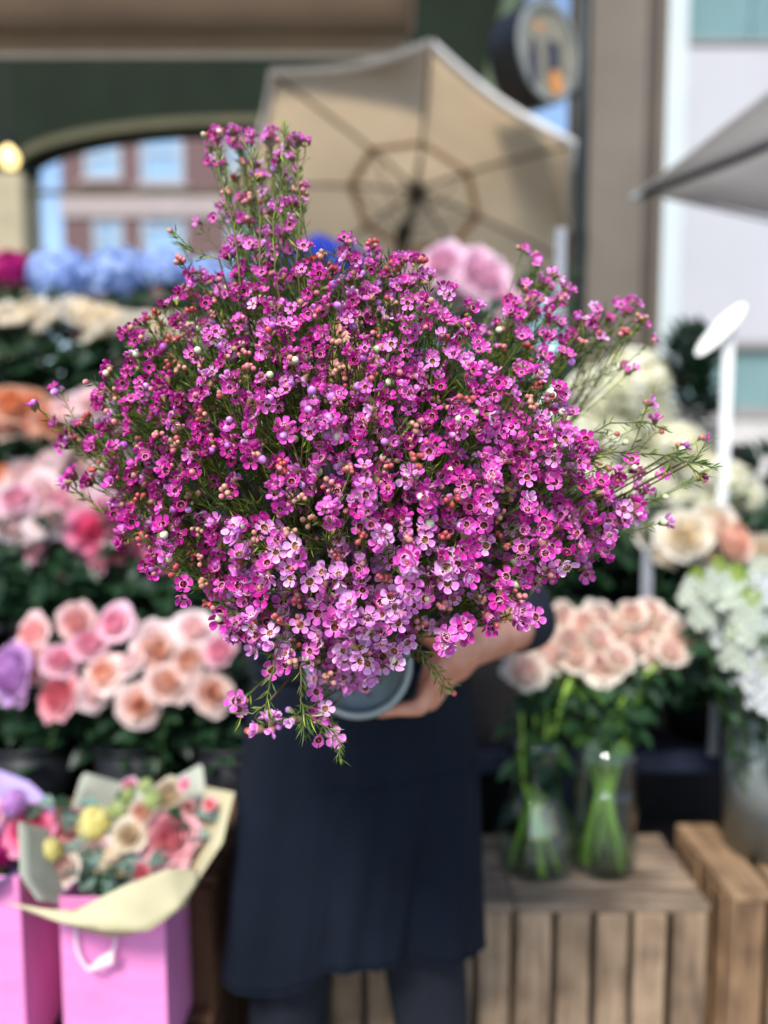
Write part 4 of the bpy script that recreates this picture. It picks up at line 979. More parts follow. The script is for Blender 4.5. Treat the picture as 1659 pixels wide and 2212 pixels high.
# ------------------------------------------------------------------ held bucket
Mo = P(775, 1434, .95); ax = nrm((.0, -.935, .355)); bv = nrm((0, -.355, -.935)); xv = Vector((1, 0, 0))
hq = Matrix((xv, xv.cross(ax) * -1, ax)).transposed()
if hq.determinant() < 0: hq = Matrix((xv, xv.cross(ax), ax)).transposed()
hM = Matrix.Translation(Mo) @ hq.to_4x4()
RB = .071
hb = E('grey_bucket', Mo - ax * .2, 'plain grey bucket tipped forward, holding the magenta waxflower bunch', 'bucket')
mk('body', *xf(lathe([(.001, -.196), (.05, -.2), (.056, -.196), (.06, -.1), (RB - .005, -.012), (RB - .009, -.012), (.056, -.1), (.05, -.19), (.001, -.19)], 40), hM), M['zinc_dark'], hb, smooth=True)
mk('rim', *xf(lathe([(RB - .010, -.014), (RB - .002, -.014), (RB, -.009), (RB, .002), (RB - .003, .005), (RB - .009, .004), (RB - .010, -.014)], 40), hM), M['zinc'], hb, smooth=True)
mk('floral_foam', *xf(lathe([(.001, -.035), (RB - .012, -.035)], 30), hM), M['zinc_dark'], hb)

# ------------------------------------------------------------------ person
def remeshed(name, parts, voxel, smooth, mat, parent, extra=None):
    """limbs laid out as tapered capsules, fused into one continuous skin"""
    V, F = [], []
    def add(v, f):
        o = len(V); V.extend([tuple(p) for p in v]); F.extend([tuple(i + o for i in q) for q in f])
    def ball(c, r, sc=(1, 1, 1), n=14, mrot=None):
        v, f = lathe([(max(.0005, math.sin(math.pi * k / 9)), -math.cos(math.pi * k / 9)) for k in range(10)], n)
        v = [Vector((a * sc[0], b_ * sc[1], c_ * sc[2])) * r for a, b_, c_ in v]
        if mrot: v = [mrot @ p for p in v]
        f = f + [tuple(range(n - 1, -1, -1)), tuple(range(9 * n, 10 * n))]
        add([Vector(c) + p for p in v], f)
    for pr in parts:
        if pr[0] == 'ball': ball(*pr[1:])
        else:
            pts, rad = pr[1], pr[2]; sy = pr[3] if len(pr) > 3 else 1
            for i in range(len(pts) - 1):
                a, b_ = Vector(pts[i]), Vector(pts[i + 1]); n = max(2, int((b_ - a).length / .03))
                v, f = tube([a.lerp(b_, k / n) for k in range(n + 1)], [rad[i] + (rad[i + 1] - rad[i]) * k / n for k in range(n + 1)], 14)
                if sy != 1:
                    cy_ = (a.y + b_.y) / 2; v = [(p[0], cy_ + (p[1] - cy_) * sy, p[2]) for p in v]
                add(v, f)
            for p, r in zip(pts, rad): ball(p, r, (1, sy, 1))
    me = bpy.data.meshes.new(name); me.from_pydata(V, [], F); o = bpy.data.objects.new(name, me); COL.objects.link(o)
    md = o.modifiers.new('r', 'REMESH'); md.mode = 'VOXEL'; md.voxel_size = voxel
    m2 = o.modifiers.new('s', 'SMOOTH'); m2.iterations = smooth; m2.factor = .5
    dg = bpy.context.evaluated_depsgraph_get(); me2 = bpy.data.meshes.new_from_object(o.evaluated_get(dg)); bpy.data.objects.remove(o)
    pw = WL[parent.name]; me2.transform(Matrix.Translation(-pw)); me2.materials.clear(); me2.materials.append(mat)
    me2.polygons.foreach_set('use_smooth', np.ones(len(me2.polygons), dtype=bool)); me2.name = name
    return link(name, me2, parent, pw)
PX, PY = -.04, 1.27
per = E('person', (PX, PY, 0), 'person in a dark navy apron holding out the bucket of waxflower', 'person')
shR, shL = Vector((PX + .165, PY, 1.305)), Vector((PX - .165, PY, 1.305))
elR = P(1138, 1342, 1.20); wrR = P(1006, 1402, 1.005)
elL = Vector((PX - .225, 1.31, 1.11)); wrL = Vector((PX - .07, 1.40, .97))
hipR, hipL = Vector((PX + .085, PY, .86)), Vector((PX - .085, PY, .86))
knR, knL = Vector((.07, PY - .01, .47)), Vector((-.16, PY - .01, .47))
anR, anL = Vector((.105, PY + .02, .08)), Vector((-.2, PY + .02, .08))
body = [('tube', [(PX, PY, .9), (PX, PY, 1.05), (PX, PY, 1.18), (PX, PY, 1.28)], [.13, .115, .13, .12], .72), ('tube', [shL, shR], [.055, .055]),
        ('tube', [(PX, PY + .005, 1.30), (PX, PY - .01, 1.39)], [.06, .052]),
        ('ball', (PX, PY - .005, 1.500), .098, (.82, 1.0, 1.12)), ('ball', (PX, PY - .03, 1.430), .065, (.88, .95, .95)), ('ball', (PX, PY - .105, 1.475), .016, (.8, 1.1, 1.3)), ('ball', (PX, PY - .10, 1.490), .011, (.8, 1, 2)),
        ('ball', (PX - .083, PY, 1.485), .026, (.35, .8, 1.2)), ('ball', (PX + .083, PY, 1.485), .026, (.35, .8, 1.2)),
        ('tube', [shR, elR, wrR], [.05, .04, .028]), ('tube', [shL, elL, wrL], [.052, .043, .029]),
        ('tube', [hipR, knR, anR], [.085, .058, .038]), ('tube', [hipL, knL, anL], [.085, .058, .038])]
# carrying hand: palm on the bucket's flank, fingers closing under it, thumb over the top
def hand(wr, side, c_off, under=1, out_=.022):
    out = []
    dirp = lambda th, r: xv * side * math.cos(th) * r + bv * under * math.sin(th) * r
    for i in range(4):
        C = Mo - ax * (c_off + .021 * i); rb = .062 - .004 * i / 3
        K = C + dirp(math.radians(3 + 3 * i), rb + .026 + out_); p1 = C + dirp(math.radians(35), rb + .014 + out_); p2 = C + dirp(math.radians(52), rb + .012); p3 = C + dirp(math.radians(66 - 4 * abs(i - 1)), rb + .008)
        mc = wr.lerp(K, .35)
        out.append(('tube', [mc, K, p1, p2, p3], [.0165, .0135, .0108, .0092, .008]))
    pc = Mo - ax * (c_off + .03) + dirp(math.radians(4), .062 + .026 + out_)
    out.append(('tube', [wr, wr.lerp(pc, .5), pc], [.028, .031, .026])); out.append(('tube', [pc, Mo - ax * (c_off + .03) + dirp(math.radians(24), .062 + .018 + out_)], [.026, .019]))
    tb = wr.lerp(Mo - ax * c_off + dirp(math.radians(-30), .09), .45)
    t1 = Mo - ax * (c_off - .012) + dirp(math.radians(-32), .092); t2 = Mo - ax * (c_off - .03) + dirp(math.radians(-50), .082); t3 = Mo - ax * (c_off - .042) + dirp(math.radians(-66), .08)
    out.append(('tube', [wr, tb, t1, t2, t3], [.027, .02, .0145, .011, .009]))
    return out
body += hand(wrR, 1, .016)
for i_ in range(4):
    kk = wrL + Vector((.075, .004, -.012 + .019 * (1.5 - i_))); body.append(('tube', [wrL.lerp(kk, .3), kk, kk + Vector((.036, -.006, -.004)), kk + Vector((.055, -.022, -.006))], [.015, .0115, .009, .0078]))
body.append(('tube', [wrL, wrL + Vector((.03, -.005, .03)), wrL + Vector((.06, -.012, .05)), wrL + Vector((.083, -.018, .055))], [.024, .017, .0115, .009]))
remeshed('body', body, .0045, 5, M['skin'], per)
remeshed('shirt', [('tube', [(PX, PY, .92), (PX, PY, 1.05), (PX, PY, 1.18), (PX, PY, 1.29)], [.145, .132, .145, .13], .74), ('tube', [shL, shR], [.066, .066]), ('tube', [shR, elR, elR.lerp(wrR, .16)], [.066, .05, .046]), ('tube', [shL, shL.lerp(elL, .86)], [.068, .06]), ('tube', [(PX, PY, 1.30), (PX, PY, 1.36)], [.075, .064])], .007, 6, M['shirt'], per)
remeshed('trousers', [('tube', [(PX, PY, .97), (PX, PY, .86)], [.145, .15], .78), ('tube', [hipR, knR, anR + Vector((0, 0, .03))], [.1, .078, .062]), ('tube', [hipL, knL, anL + Vector((0, 0, .03))], [.1, .078, .062])], .008, 5, M['trousers'], per)
for an in (anR, anL):
    remeshed('shoe', [('ball', an + Vector((0, .01, -.035)), .045, (1, 1.1, 1)), ('ball', an + Vector((0, -.11, -.05)), .045, (1, 1.7, .62)), ('ball', an + Vector((0, -.04, -.04)), .045, (.95, 1.6, .85))], .007, 4, M['shoe'], per)
remeshed('hair', [('ball', (PX, PY + .012, 1.525), .105, (.86, 1.0, 1.02)), ('ball', (PX, PY + .06, 1.470), .085, (.95, .7, 1.1))], .008, 3, M['hair'], per)
for s in (-1, 1):
    c = Vector((PX + s * .033, PY - .088, 1.498)); v, f = lathe([(max(.0003, (.0108) * math.sin(math.pi * k / 6)), -.0108 * math.cos(math.pi * k / 6)) for k in range(7)], 12, *c)
    ey = mk('eye', v, f, M['white_plastic'], per, smooth=True)
    v, f = lathe([(.0003, -.0113), (.004, -.0107), (.0062, -.0094)], 12); v = [(a + c.x, c.y + c_ * 1.0, c.z + b_) for a, b_, c_ in v]; mk('iris', v, f, M['hair'], ey)
    mk('eyebrow', *tube([c + Vector((-.016, -.008, .018)), c + Vector((0, -.013, .022)), c + Vector((.016, -.008, .018))], .003, 5), M['hair'], per)
mk('mouth', *tube([(PX - .022, PY - .088, 1.430), (PX, PY - .096, 1.428), (PX + .022, PY - .088, 1.430)], [.003, .0055, .003], 6), plain('lips', S(178, 92, 84), .5), per, smooth=True)

# apron: skirt with falling folds, bib, pocket, tie, neck strap
def lerp_tab(tab, z):
    for (z0, *a), (z1, *b_) in zip(tab, tab[1:]):
        if z0 >= z >= z1:
            f = (z0 - z) / (z0 - z1); return [p + (q - p) * f for p, q in zip(a, b_)]
    return list(tab[-1][1:]) if z < tab[-1][0] else list(tab[0][1:])
TAB = [(1.02, -.036, .164, .125), (.97, -.036, .176, .128), (.75, -.046, .198, .142), (.5, -.055, .204, .155), (.3, -.055, .206, .158)]
def hemz(ph):
    t_ = [(-100, .50), (-66, .474), (-40, .450), (-24, .472), (-6, .530), (20, .525), (50, .508), (78, .508), (100, .53)]
    for (a, x), (b_, y) in zip(t_, t_[1:]):
        if a <= ph <= b_: f = (ph - a) / (b_ - a); f = f * f * (3 - 2 * f); return x + (y - x) * f
    return .46
def apt(ph, g, off=0.0):
    """point of the apron skirt: ph in degrees round the body, g from waist (0) to hem (1)"""
    zh = hemz(ph); z = 1.0 + (zh - 1.0) * g
    cx_, hw, dp = lerp_tab(TAB, z); r = math.radians(ph)
    amp = .008 + .030 * g ** .9
    w0 = math.sin(r * 6.3 + .8 + .7 * g); w = (abs(w0) ** .8) * math.copysign(1, w0) * .55 + math.sin(r * 3.1 - .6 - .5 * g) * .35 + .22 * math.sin(r * 15 + 3 * g) + .06 * math.sin(r * 31 + 9 * g)
    k = 1 + (amp * w) / .2
    return Vector((cx_ + (hw * k + off) * math.sin(r), PY - (dp * k + off) * math.cos(r) - .005, z))
def apsheet(name, ph0, ph1, g0, g1, n, m_, off, mat, parent, th=.002):
    V, F = [], []
    for j in range(m_ + 1):
        for i in range(n + 1): V.append(apt(ph0 + (ph1 - ph0) * i / n, g0 + (g1 - g0) * j / m_, off))
    for j in range(m_):
        for i in range(n): a = j * (n + 1) + i; F.append((a, a + 1, a + n + 2, a + n + 1))
    o = mk(name, V, F, mat, parent, smooth=True); md = o.modifiers.new('t', 'SOLIDIFY'); md.thickness = th; md.offset = 0
    return o
skirt = apsheet('apron', -98, 98, 0, 1, 90, 36, .012, M['apron'], per)
mk('seam', *tube([apt(-34 + 104 * i / 40, .375 + .012 * math.sin(i * .12), .0125) for i in range(41)], .0026, 5), M['apron'], skirt, smooth=True)
mk('hem_fold', *tube([apt(-98 + 196 * i / 80, .998, .012) for i in range(81)], .0028, 5), M['apron'], skirt, smooth=True)
V, F = [], []
for j in range(13):
    g = j / 12; z = .99 + .27 * g
    for i in range(25):
        u = -1 + 2 * i / 24; hw = .165 - .05 * g ** 1.5; V.append((PX + u * hw, PY - .128 + .045 * u * u + .008 * math.sin(5 * u + 3 * g) - .002, z))
for j in range(12):
    for i in range(24): a = j * 25 + i; F.append((a, a + 1, a + 26, a + 25))
bib = mk('apron_bib', V, F, M['apron'], per, smooth=True); md = bib.modifiers.new('t', 'SOLIDIFY'); md.thickness = .002
for s in (-1, 1):
    mk('apron_strap', *tube([(PX + s * .11, PY - .09, 1.26), (PX + s * .09, PY - .07, 1.34), (PX + s * .07, PY + .02, 1.38), (PX + s * .02, PY + .075, 1.37)], .008, 6), M['apron'], per, smooth=True)
mk('apron_tie', *tube([apt(-98 + 196 * i / 40, .03, .018) for i in range(41)], .008, 6), M['apron'], per, smooth=True)
bc = apt(48, .02, .03); v, f = lathe([(.0005, .006), (.006, .005), (.010, .002), (.0105, 0), (.0005, -.001)], 16)
qb = Vector((.55, -.8, .1)).to_track_quat('Z', 'Y'); mk('badge', [tuple(qb @ Vector(p) + bc) for p in v], f, M['badge'], per, smooth=True)

# ------------------------------------------------------------------ the waxflower bunch
rw = random.Random(2024); nw = np.random.default_rng(2024)
OUT = [(432, 300), (478, 262), (545, 268), (600, 262), (668, 285), (650, 350), (668, 398), (640, 470), (690, 530), (735, 487), (800, 495), (835, 520), (900, 510), (948, 560), (955, 605), (1000, 638), (1075, 655), (1120, 605), (1150, 545), (1200, 560), (1250, 605),
       (1235, 660), (1300, 650), (1360, 625), (1415, 680), (1400, 720), (1300, 745), (1235, 775), (1222, 830), (1250, 870), (1255, 935), (1330, 985), (1390, 1060), (1385, 1120), (1345, 1195), (1255, 1235), (1180, 1260), (1165, 1335), (1015, 1385), (965, 1425), (905, 1380), (880, 1410), (840, 1465),
       (760, 1510), (700, 1500), (640, 1450), (560, 1440), (500, 1375), (425, 1310), (320, 1245), (245, 1150), (205, 1060), (185, 1000), (115, 965), (112, 895), (180, 880), (178, 820), (255, 765), (245, 700), (300, 650), (385, 612), (365, 505), (400, 540), (445, 560), (480, 500), (430, 480), (470, 400), (440, 350)]
def inside(x, y, poly=OUT):
    c = False; j = len(poly) - 1
    for i in range(len(poly)):
        xi, yi = poly[i]; xj, yj = poly[j]
        if (yi > y) != (yj > y) and x < (xj - xi) * (y - yi) / (yj - yi) + xi: c = not c
        j = i
    return c
def edge_dist(x, y):
    best = 1e9
    for i in range(len(OUT)):
        ax_, ay = OUT[i]; bx_, by = OUT[(i + 1) % len(OUT)]; dx, dy = bx_ - ax_, by - ay
        t_ = max(0, min(1, ((x - ax_) * dx + (y - ay) * dy) / (dx * dx + dy * dy))); best = min(best, math.hypot(x - ax_ - t_ * dx, y - ay - t_ * dy))
    return best
def depth_at(x, y):
    """front face of the dome, measured from the size of its flowers: nearest low in the middle, falling back to the rim"""
    rho = math.hypot((x - 790) / 640, (y - 1080) / 640)
    d = .598 + .105 * min(1.3, rho) ** 2.1
    if y < 700: d += (700 - y) * .00010
    d += .015 * (math.sin(x * .021 + 1.3 + .9 * math.sin(y * .013)) * math.sin(y * .024 + .6) + .7 * math.sin(x * .037 - y * .019 + 2.1))
    if x > 1050 and y < 800: d += .05
    if y > 1400: d += (y - 1400) * .00015
    return d
tips = []
def try_add(x, y, d, layer, md, kind=None):
    for t_ in tips:
        if t_['layer'] == layer and (t_['x'] - x) ** 2 + (t_['y'] - y) ** 2 < md * md: return False
    tips.append(dict(x=x, y=y, d=d, layer=layer, kind=kind)); return True
def density(x, y):
    """looser in the tower and where the dark gaps show"""
    k = 1.0
    if y < 540 and x < 700: k *= .85
    for gx, gy, gr_, s in ((505, 1060, 90, .35), (700, 1150, 75, .5), (640, 960, 60, .7), (570, 860, 90, .75), (1160, 1030, 60, .7), (940, 1370, 60, .6), (1290, 690, 130, .8)):
        if math.hypot(x - gx, y - gy) < gr_: k *= s
    return k
for layer, md, off, tries in ((0, 39, (-.004, .018), 12000), (1, 40, (.028, .055), 8000), (2, 46, (.06, .10), 4000), (4, 24, (.022, .10), 12000)):
    for _ in range(tries):
        x, y = rw.uniform(100, 1430), rw.uniform(255, 1560)
        if not inside(x, y): continue
        e_ = edge_dist(x, y)
        if e_ < (10, 22, 45, 70, 16)[layer]: continue
        if layer == 4: try_add(x, y, depth_at(x, y) + rw.uniform(*off), 4, md, 'n'); continue
        if rw.random() > density(x, y): continue
        try_add(x, y, depth_at(x, y) + rw.uniform(*off), layer, md / math.sqrt(density(x, y)))
# strays that stand clear of the mass: photo x, y, extra distance, kind
for x, y, dd, kd in [(66, 876, .02, 'f1'), (116, 842, .06, 'f1'), (148, 1032, .05, 'f2'), (190, 1040, .05, 'f2'), (1482, 968, .02, 'f1'), (1524, 948, .03, 'f1'), (1520, 1034, .02, 'f1'), (1430, 1030, .02, 'f1'), (1411, 876, .02, 'f1'), (1412, 908, .02, 'f1'), (1548, 1012, .02, 'g'),
                     (1430, 930, .03, 'b'), (1440, 1075, .03, 'b'), (1440, 1130, .03, 'f1'), (1372, 650, .03, 'f2'), (1388, 690, .03, 'f2'), (1412, 735, .03, 'f1'), (1350, 790, .03, 'f1'), (1372, 798, .03, 'f1'), (1135, 532, .03, 'f1'), (1160, 550, .03, 'f1'), (1270, 1228, .05, 'f2'),
                     (512, 1528, .0, 'f2'), (540, 1582, -.01, 'b'), (560, 1580, -.01, 'f1'), (590, 1572, -.01, 'f2'), (632, 1560, -.01, 'f1'), (688, 1600, -.01, 'f1'), (720, 1592, -.01, 'f1'), (735, 1655, -.01, 'g'), (700, 1545, .0, 'f2'), (620, 1425, .0, 'f2'), (585, 1450, .0, 'f1'),
                     (965, 1500, .03, 'b'), (985, 1492, .03, 'b'), (1150, 1335, .01, 'f1'), (1112, 1335, .01, 'f1'), (368, 495, .03, 'b'), (612, 252, .04, 'g'), (440, 290, .03, 'b'), (430, 482, .02, 'f1'), (188, 820, .0, 'b'), (222, 885, .0, 'f1'),
                     (1290, 665, .03, 'f2'), (1320, 682, .03, 'f2'), (1345, 655, .03, 'f2'), (1265, 692, .03, 'f2'), (1300, 722, .03, 'f2'), (1240, 722, .03, 'f2'), (1210, 690, .03, 'f2'), (1180, 612, .03, 'f2'), (1202, 652, .03, 'f2'), (1228, 622, .03, 'f2'), (1150, 640, .03, 'f2'), (1120, 670, .03, 'f2'),
                     (1375, 1010, .0, 'f2'), (1352, 955, .0, 'b'), (1400, 1060, .01, 'f1'), (1385, 1105, .01, 'f2'), (1330, 935, .01, 'b'), (470, 285, .03, 'f2'), (503, 280, .03, 'f2'), (540, 288, .03, 'f2'), (578, 290, .03, 'f2'), (640, 296, .03, 'f2'), (657, 300, .03, 'f2'), (455, 348, .03, 'f2'), (650, 396, .03, 'f2'),
                     (640, 432, .03, 'f2'), (482, 442, .02, 'f2'), (505, 522, .02, 'f2'), (545, 530, .02, 'f2'), (600, 335, .03, 'f2'), (560, 430, .02, 'b'), (580, 470, .02, 'b'), (610, 500, .02, 'f2'), (520, 350, .03, 'b'), (560, 375, .03, 'f2'), (790, 1478, .01, 'f2'), (722, 1452, .01, 'f2'), (688, 1485, .01, 'f2'), (800, 1420, .0, 'f2'), (800, 560, .03, 'f2'), (770, 590, .03, 'f2'), (830, 590, .03, 'f2'), (800, 625, .03, 'f2'), (850, 640, .03, 'f2'), (765, 640, .03, 'f2'), (900, 600, .03, 'f2'), (870, 560, .03, 'f2')]:
    tips.append(dict(x=x, y=y, d=depth_at(min(max(x, 300), 1350), min(max(y, 400), 1500)) + .01 + dd, layer=0, kind=kd))
TP = np.array([tuple(P(t_['x'], t_['y'], t_['d'])) for t_ in tips])
# sprigs: groups of tips that share one woody stem
K = 40
base0 = np.array(Mo - ax * .02)
dirs = TP - base0; un = dirs / np.linalg.norm(dirs, axis=1)[:, None]; feat = np.hstack([un, TP * 1.2])
cen = feat[nw.choice(len(feat), K, replace=False)]
for _ in range(14):
    lab = np.argmin(((feat[:, None] - cen[None]) ** 2).sum(-1), 1)
    for k in range(K):
        if (lab == k).any(): cen[k] = feat[lab == k].mean(0)
bunch = E('waxflower_bunch', Mo - ax * .02, 'big bunch of magenta waxflower with coral buds held out in the grey bucket', 'flower bunch')
cam_p = Vector((0, 0, CAMZ)); heart = P(800, 1120, .86)
# the crown of the bunch is closed: leafy shoots behind its upper flowers
C_BROWN = np.array([S(112, 76, 62), S(92, 62, 54), S(126, 92, 70)]); C_GREEN = np.array([S(112, 134, 54), S(92, 116, 46), S(138, 150, 70)])

class Acc:
    def __init__(s): s.V, s.F, s.C, s.n = [], [], [], 0
    def add(s, V, F, C):
        V = np.asarray([tuple(v) for v in V] if not isinstance(V, np.ndarray) else V, float); s.V.append(V)
        s.F += [tuple(i + s.n for i in q) for q in F]
        C = np.asarray(C, float); s.C.append(np.tile(C, (len(V), 1)) if C.ndim == 1 else C); s.n += len(V)
    def build(s, name, mat, parent, smooth=True):
        return mk(name, np.vstack(s.V), s.F, mat, parent, C=np.vstack(s.C), smooth=smooth)

def flower_geo(seed, elev, pal, size5=1.0):
    """one waxflower of radius about 1: calyx, nectar cup, toothed rim, stamens, style, five round petals"""
    rg = random.Random(seed); A = Acc()
    cal, cup, rimc, pin, pmid, ped, sta = [np.array(c) for c in pal]
    n = 10
    prof = [(.07, -.95, cal), (.16, -.75, cal), (.34, -.4, cal * .9), (.44, -.02, (cal + pmid) / 2), (.48, .1, rimc), (.40, .14, rimc), (.36, .04, cup), (.30, -.10, cup), (.02, -.12, cup * 1.2)]
    V, F = lathe([(r, z) for r, z, c in prof], n); A.add(np.array(V), F, np.repeat(np.array([c for *_, c in prof]), n, 0))
    ss = (0, .22, .5, .78, .94, 1.0); ww = (.17, .30, .385, .36, .22, .05)
    for p in range(5):
        if rg.random() < .05: continue
        a = p * 2 * math.pi / 5 + rg.uniform(-.07, .07); el = elev + rg.uniform(-16, 16); L = .76 * rg.uniform(.84, 1.08); ca, sa = math.cos(a), math.sin(a); tw = rg.uniform(-.12, .12); wv = rg.uniform(.92, 1.1)
        V, C = [], []
        r, z = .40, .07; prev = 0
        for s_, w in zip(ss, ww):
            e = math.radians(el + 22 * (s_ - .3)) if elev > 35 else math.radians(el + 26 * (s_ - .5))
            r += L * (s_ - prev) * math.cos(e); z += L * (s_ - prev) * math.sin(e); prev = s_
            for u in (-1, -.5, 0, .5, 1):
                cup_ = .10 * u * u * (.5 + s_); lx_ = r - .04 * u * u * s_; ly = u * w * wv * .98
                zz = z + cup_ + tw * u * s_ * .3
                V.append((lx_ * ca - ly * sa, lx_ * sa + ly * ca, zz))
                f = s_ * 1.0; c = pin * (1 - f * 2) + pmid * f * 2 if f < .5 else pmid * (2 - 2 * f) + ped * (2 * f - 1)
                C.append(c + (ped - c) * .35 * abs(u))
        F = [(5 * j + i, 5 * j + i + 1, 5 * j + i + 6, 5 * j + i + 5) for j in range(5) for i in range(4)]
        A.add(np.array(V), F, np.array(C))
    for k in range(10):
        a = (k + .5) * 2 * math.pi / 10; q = Vector((math.cos(a), math.sin(a), 0)); t_ = Vector((-q.y, q.x, 0)); b_ = q * .41 + Vector((0, 0, .1)); tip = q * rg.uniform(.26, .46) + Vector((0, 0, rg.uniform(.24, .34)))
        A.add([b_ + t_ * .05, b_ - t_ * .05, tip + t_ * .035, tip - t_ * .035, tip + Vector((0, 0, .06))], [(0, 1, 3, 2), (2, 3, 4)], rimc if k % 2 else sta)
    A.add([(.03, 0, -.12), (-.02, .03, -.12), (-.02, -.03, -.12), (0, 0, .22)], [(0, 1, 3), (1, 2, 3), (2, 0, 3)], sta)
    return np.vstack(A.V), A.F, np.vstack(A.C)
def pal(cup, pin, pmid, ped, rim=(228, 168, 190), cal=(140, 120, 70), sta=(236, 190, 196)):
    return [S(*c) for c in (cal, cup, rim, pin, pmid, ped, sta)]
FP = [pal((120, 22, 46), (226, 120, 200), (212, 64, 174), (226, 126, 204)), pal((132, 78, 48), (232, 168, 216), (218, 116, 196), (232, 168, 226), (236, 190, 196)), pal((96, 10, 40), (205, 40, 150), (192, 22, 138), (210, 66, 178), (216, 110, 160)),
      pal((84, 8, 36), (160, 18, 112), (160, 16, 116), (184, 44, 146), (190, 70, 130), (112, 60, 60)), pal((128, 40, 48), (228, 130, 205), (218, 86, 186), (236, 160, 226)), pal((150, 96, 60), (236, 188, 224), (224, 146, 214), (240, 196, 234), (240, 204, 206)),
      pal((110, 16, 44), (216, 70, 170), (204, 40, 152), (222, 100, 196))]
FG = []
for pi, p_ in enumerate(FP):
    for vi, el in enumerate((14, 24, 40, 62, 8, 30)):
        FG.append((pi, vi, flower_geo(100 + pi * 7 + vi, el, p_)))
M['waxflower'] = vcol('waxflower', .42, .16, .35)
M['twig'] = vcol('waxflower_twig', .65, 0, .2)
M['needle'] = vcol('waxflower_needle', .45, .12, .35)
M['bud'] = vcol('waxflower_bud', .35, .08, .4)
FME = {(pi, vi): mesh_only('flower', g[0], g[1], M['waxflower'], C=g[2]) for pi, vi, g in FG}
FGD = {(pi, vi): g for pi, vi, g in FG}
def bud_geo(c_ball, c_tip, c_cal, squash=1.0, n=9):
    prof = [(.12, -1.9), (.3, -1.35), (.62, -.85), (.9, -.42), (1, 0), (.92, .45), (.66, .8), (.3, .98), (.02, 1.0)]
    cols = [c_cal, c_cal, c_cal, (np.array(c_cal) + np.array(c_ball)) / 2, c_ball, c_ball, c_ball, c_tip, c_tip]
    V, F = lathe([(r, z * squash if z > 0 else z) for r, z in prof], n); return np.array(V), F, np.repeat(np.array([np.array(c) for c in cols]), n, 0)
BP = {'coral': (S(184, 78, 82), S(198, 108, 104), S(150, 120, 70)), 'red': (S(170, 58, 66), S(204, 92, 92), S(140, 100, 62)), 'tan': (S(190, 132, 112), S(206, 160, 134), S(124, 130, 66)), 'rosy': (S(206, 120, 128), S(222, 150, 150), S(128, 130, 62)),
      'lilac': (S(198, 128, 206), S(222, 176, 224), S(134, 150, 80)), 'mauve': (S(172, 88, 172), S(196, 128, 196), S(110, 110, 66)), 'cream': (S(214, 222, 176), S(236, 232, 214), S(140, 164, 70))}
BG = {k: bud_geo(*v) for k, v in BP.items()}
BME = {k: mesh_only('bud', g[0], g[1], M['bud'], C=g[2]) for k, g in BG.items()}

flowers, buds = [], []          # (pos, quaternion, radius, key, sprig, photo size, layer)
twigA = [Acc() for _ in range(K)]; needA = [Acc() for _ in range(K)]
NF = [(0, 1, 3), (0, 3, 2), (1, 4, 3), (3, 4, 2)]
def needle(acc, p, d, L, w, col):
    d = nrm(d); s_ = nrm(d.cross(Vector((rw.uniform(-1, 1), rw.uniform(-1, 1), rw.uniform(-1, 1))))); u = s_.cross(d); bend = u * L * rw.uniform(-.05, .22)
    m_ = p + d * L * .5 - bend * .4
    acc.add([p, m_ + s_ * w, m_ - s_ * w, m_ + u * w * .6, p + d * L + bend * .3], NF, col)
GC = [np.array(S(*c)) for c in ((74, 98, 44), (92, 116, 50), (60, 84, 40), (120, 142, 56), (84, 92, 48))]
YG = np.array(S(168, 188, 62))
def needles_along(si, pts, n, L=(.007, .013), out=.8, tipcol=None):
    for _ in range(n):
        k = rw.uniform(0, len(pts) - 1.001); i = int(k); p = pts[i].lerp(pts[i + 1], k - i); d = nrm(pts[i + 1] - pts[i])
        r = Vector((rw.gauss(0, 1), rw.gauss(0, 1), rw.gauss(0, 1))); r -= d * r.dot(d); r = nrm(r)
        needle(needA[si], p, d * rw.uniform(.5, 1.1) + r * out, rw.uniform(*L) * 1.15, rw.uniform(.0006, .001), (tipcol if tipcol is not None else (YG * .75 if rw.random() < .2 else rw.choice(GC))) * rw.uniform(.85, 1.25))
def twig(si, a, c, b_, r0, r1, n=5, green=0.0, sides=5):
    pts = bez(a, c, b_, n); m_ = len(pts)
    c0 = C_BROWN[rw.randrange(3)]; c1 = C_GREEN[rw.randrange(3)]
    V, F = tube(pts, [r0 + (r1 - r0) * i / (m_ - 1) for i in range(m_)], sides, False)
    cc_ = np.repeat(np.array([c0 + (c1 - c0) * min(1, green * (i / (m_ - 1)) * 1.4) for i in range(m_)]), sides, 0); twigA[si].add(np.array(V), F, cc_)
    return pts
def zone_pal(x, y):
    """how pale the flowers run: deep at the flank, palest low in the middle"""
    if y < 540 and x < 700: return rw.choices(range(7), (5, 1, 2, .2, 4, 1.5, 3))[0]
    if y > 1150 and 480 < x < 1000: return rw.choices(range(7), (4, 5, .6, .5, 4, 5, 1.2))[0]
    if x < 420: return rw.choices(range(7), (1, .2, 4, 7, .5, .2, 3))[0]
    if x < 620 and y > 900: return rw.choices(range(7), (1.4, .4, 4, 6, 1, .3, 3.4))[0]
    if x > 1000 and y < 820: return rw.choices(range(7), (4, .6, 3, .4, 4, .8, 4))[0]
    return rw.choices(range(7), (4, .9, 4, 2.6, 2.6, .7, 4.5))[0]
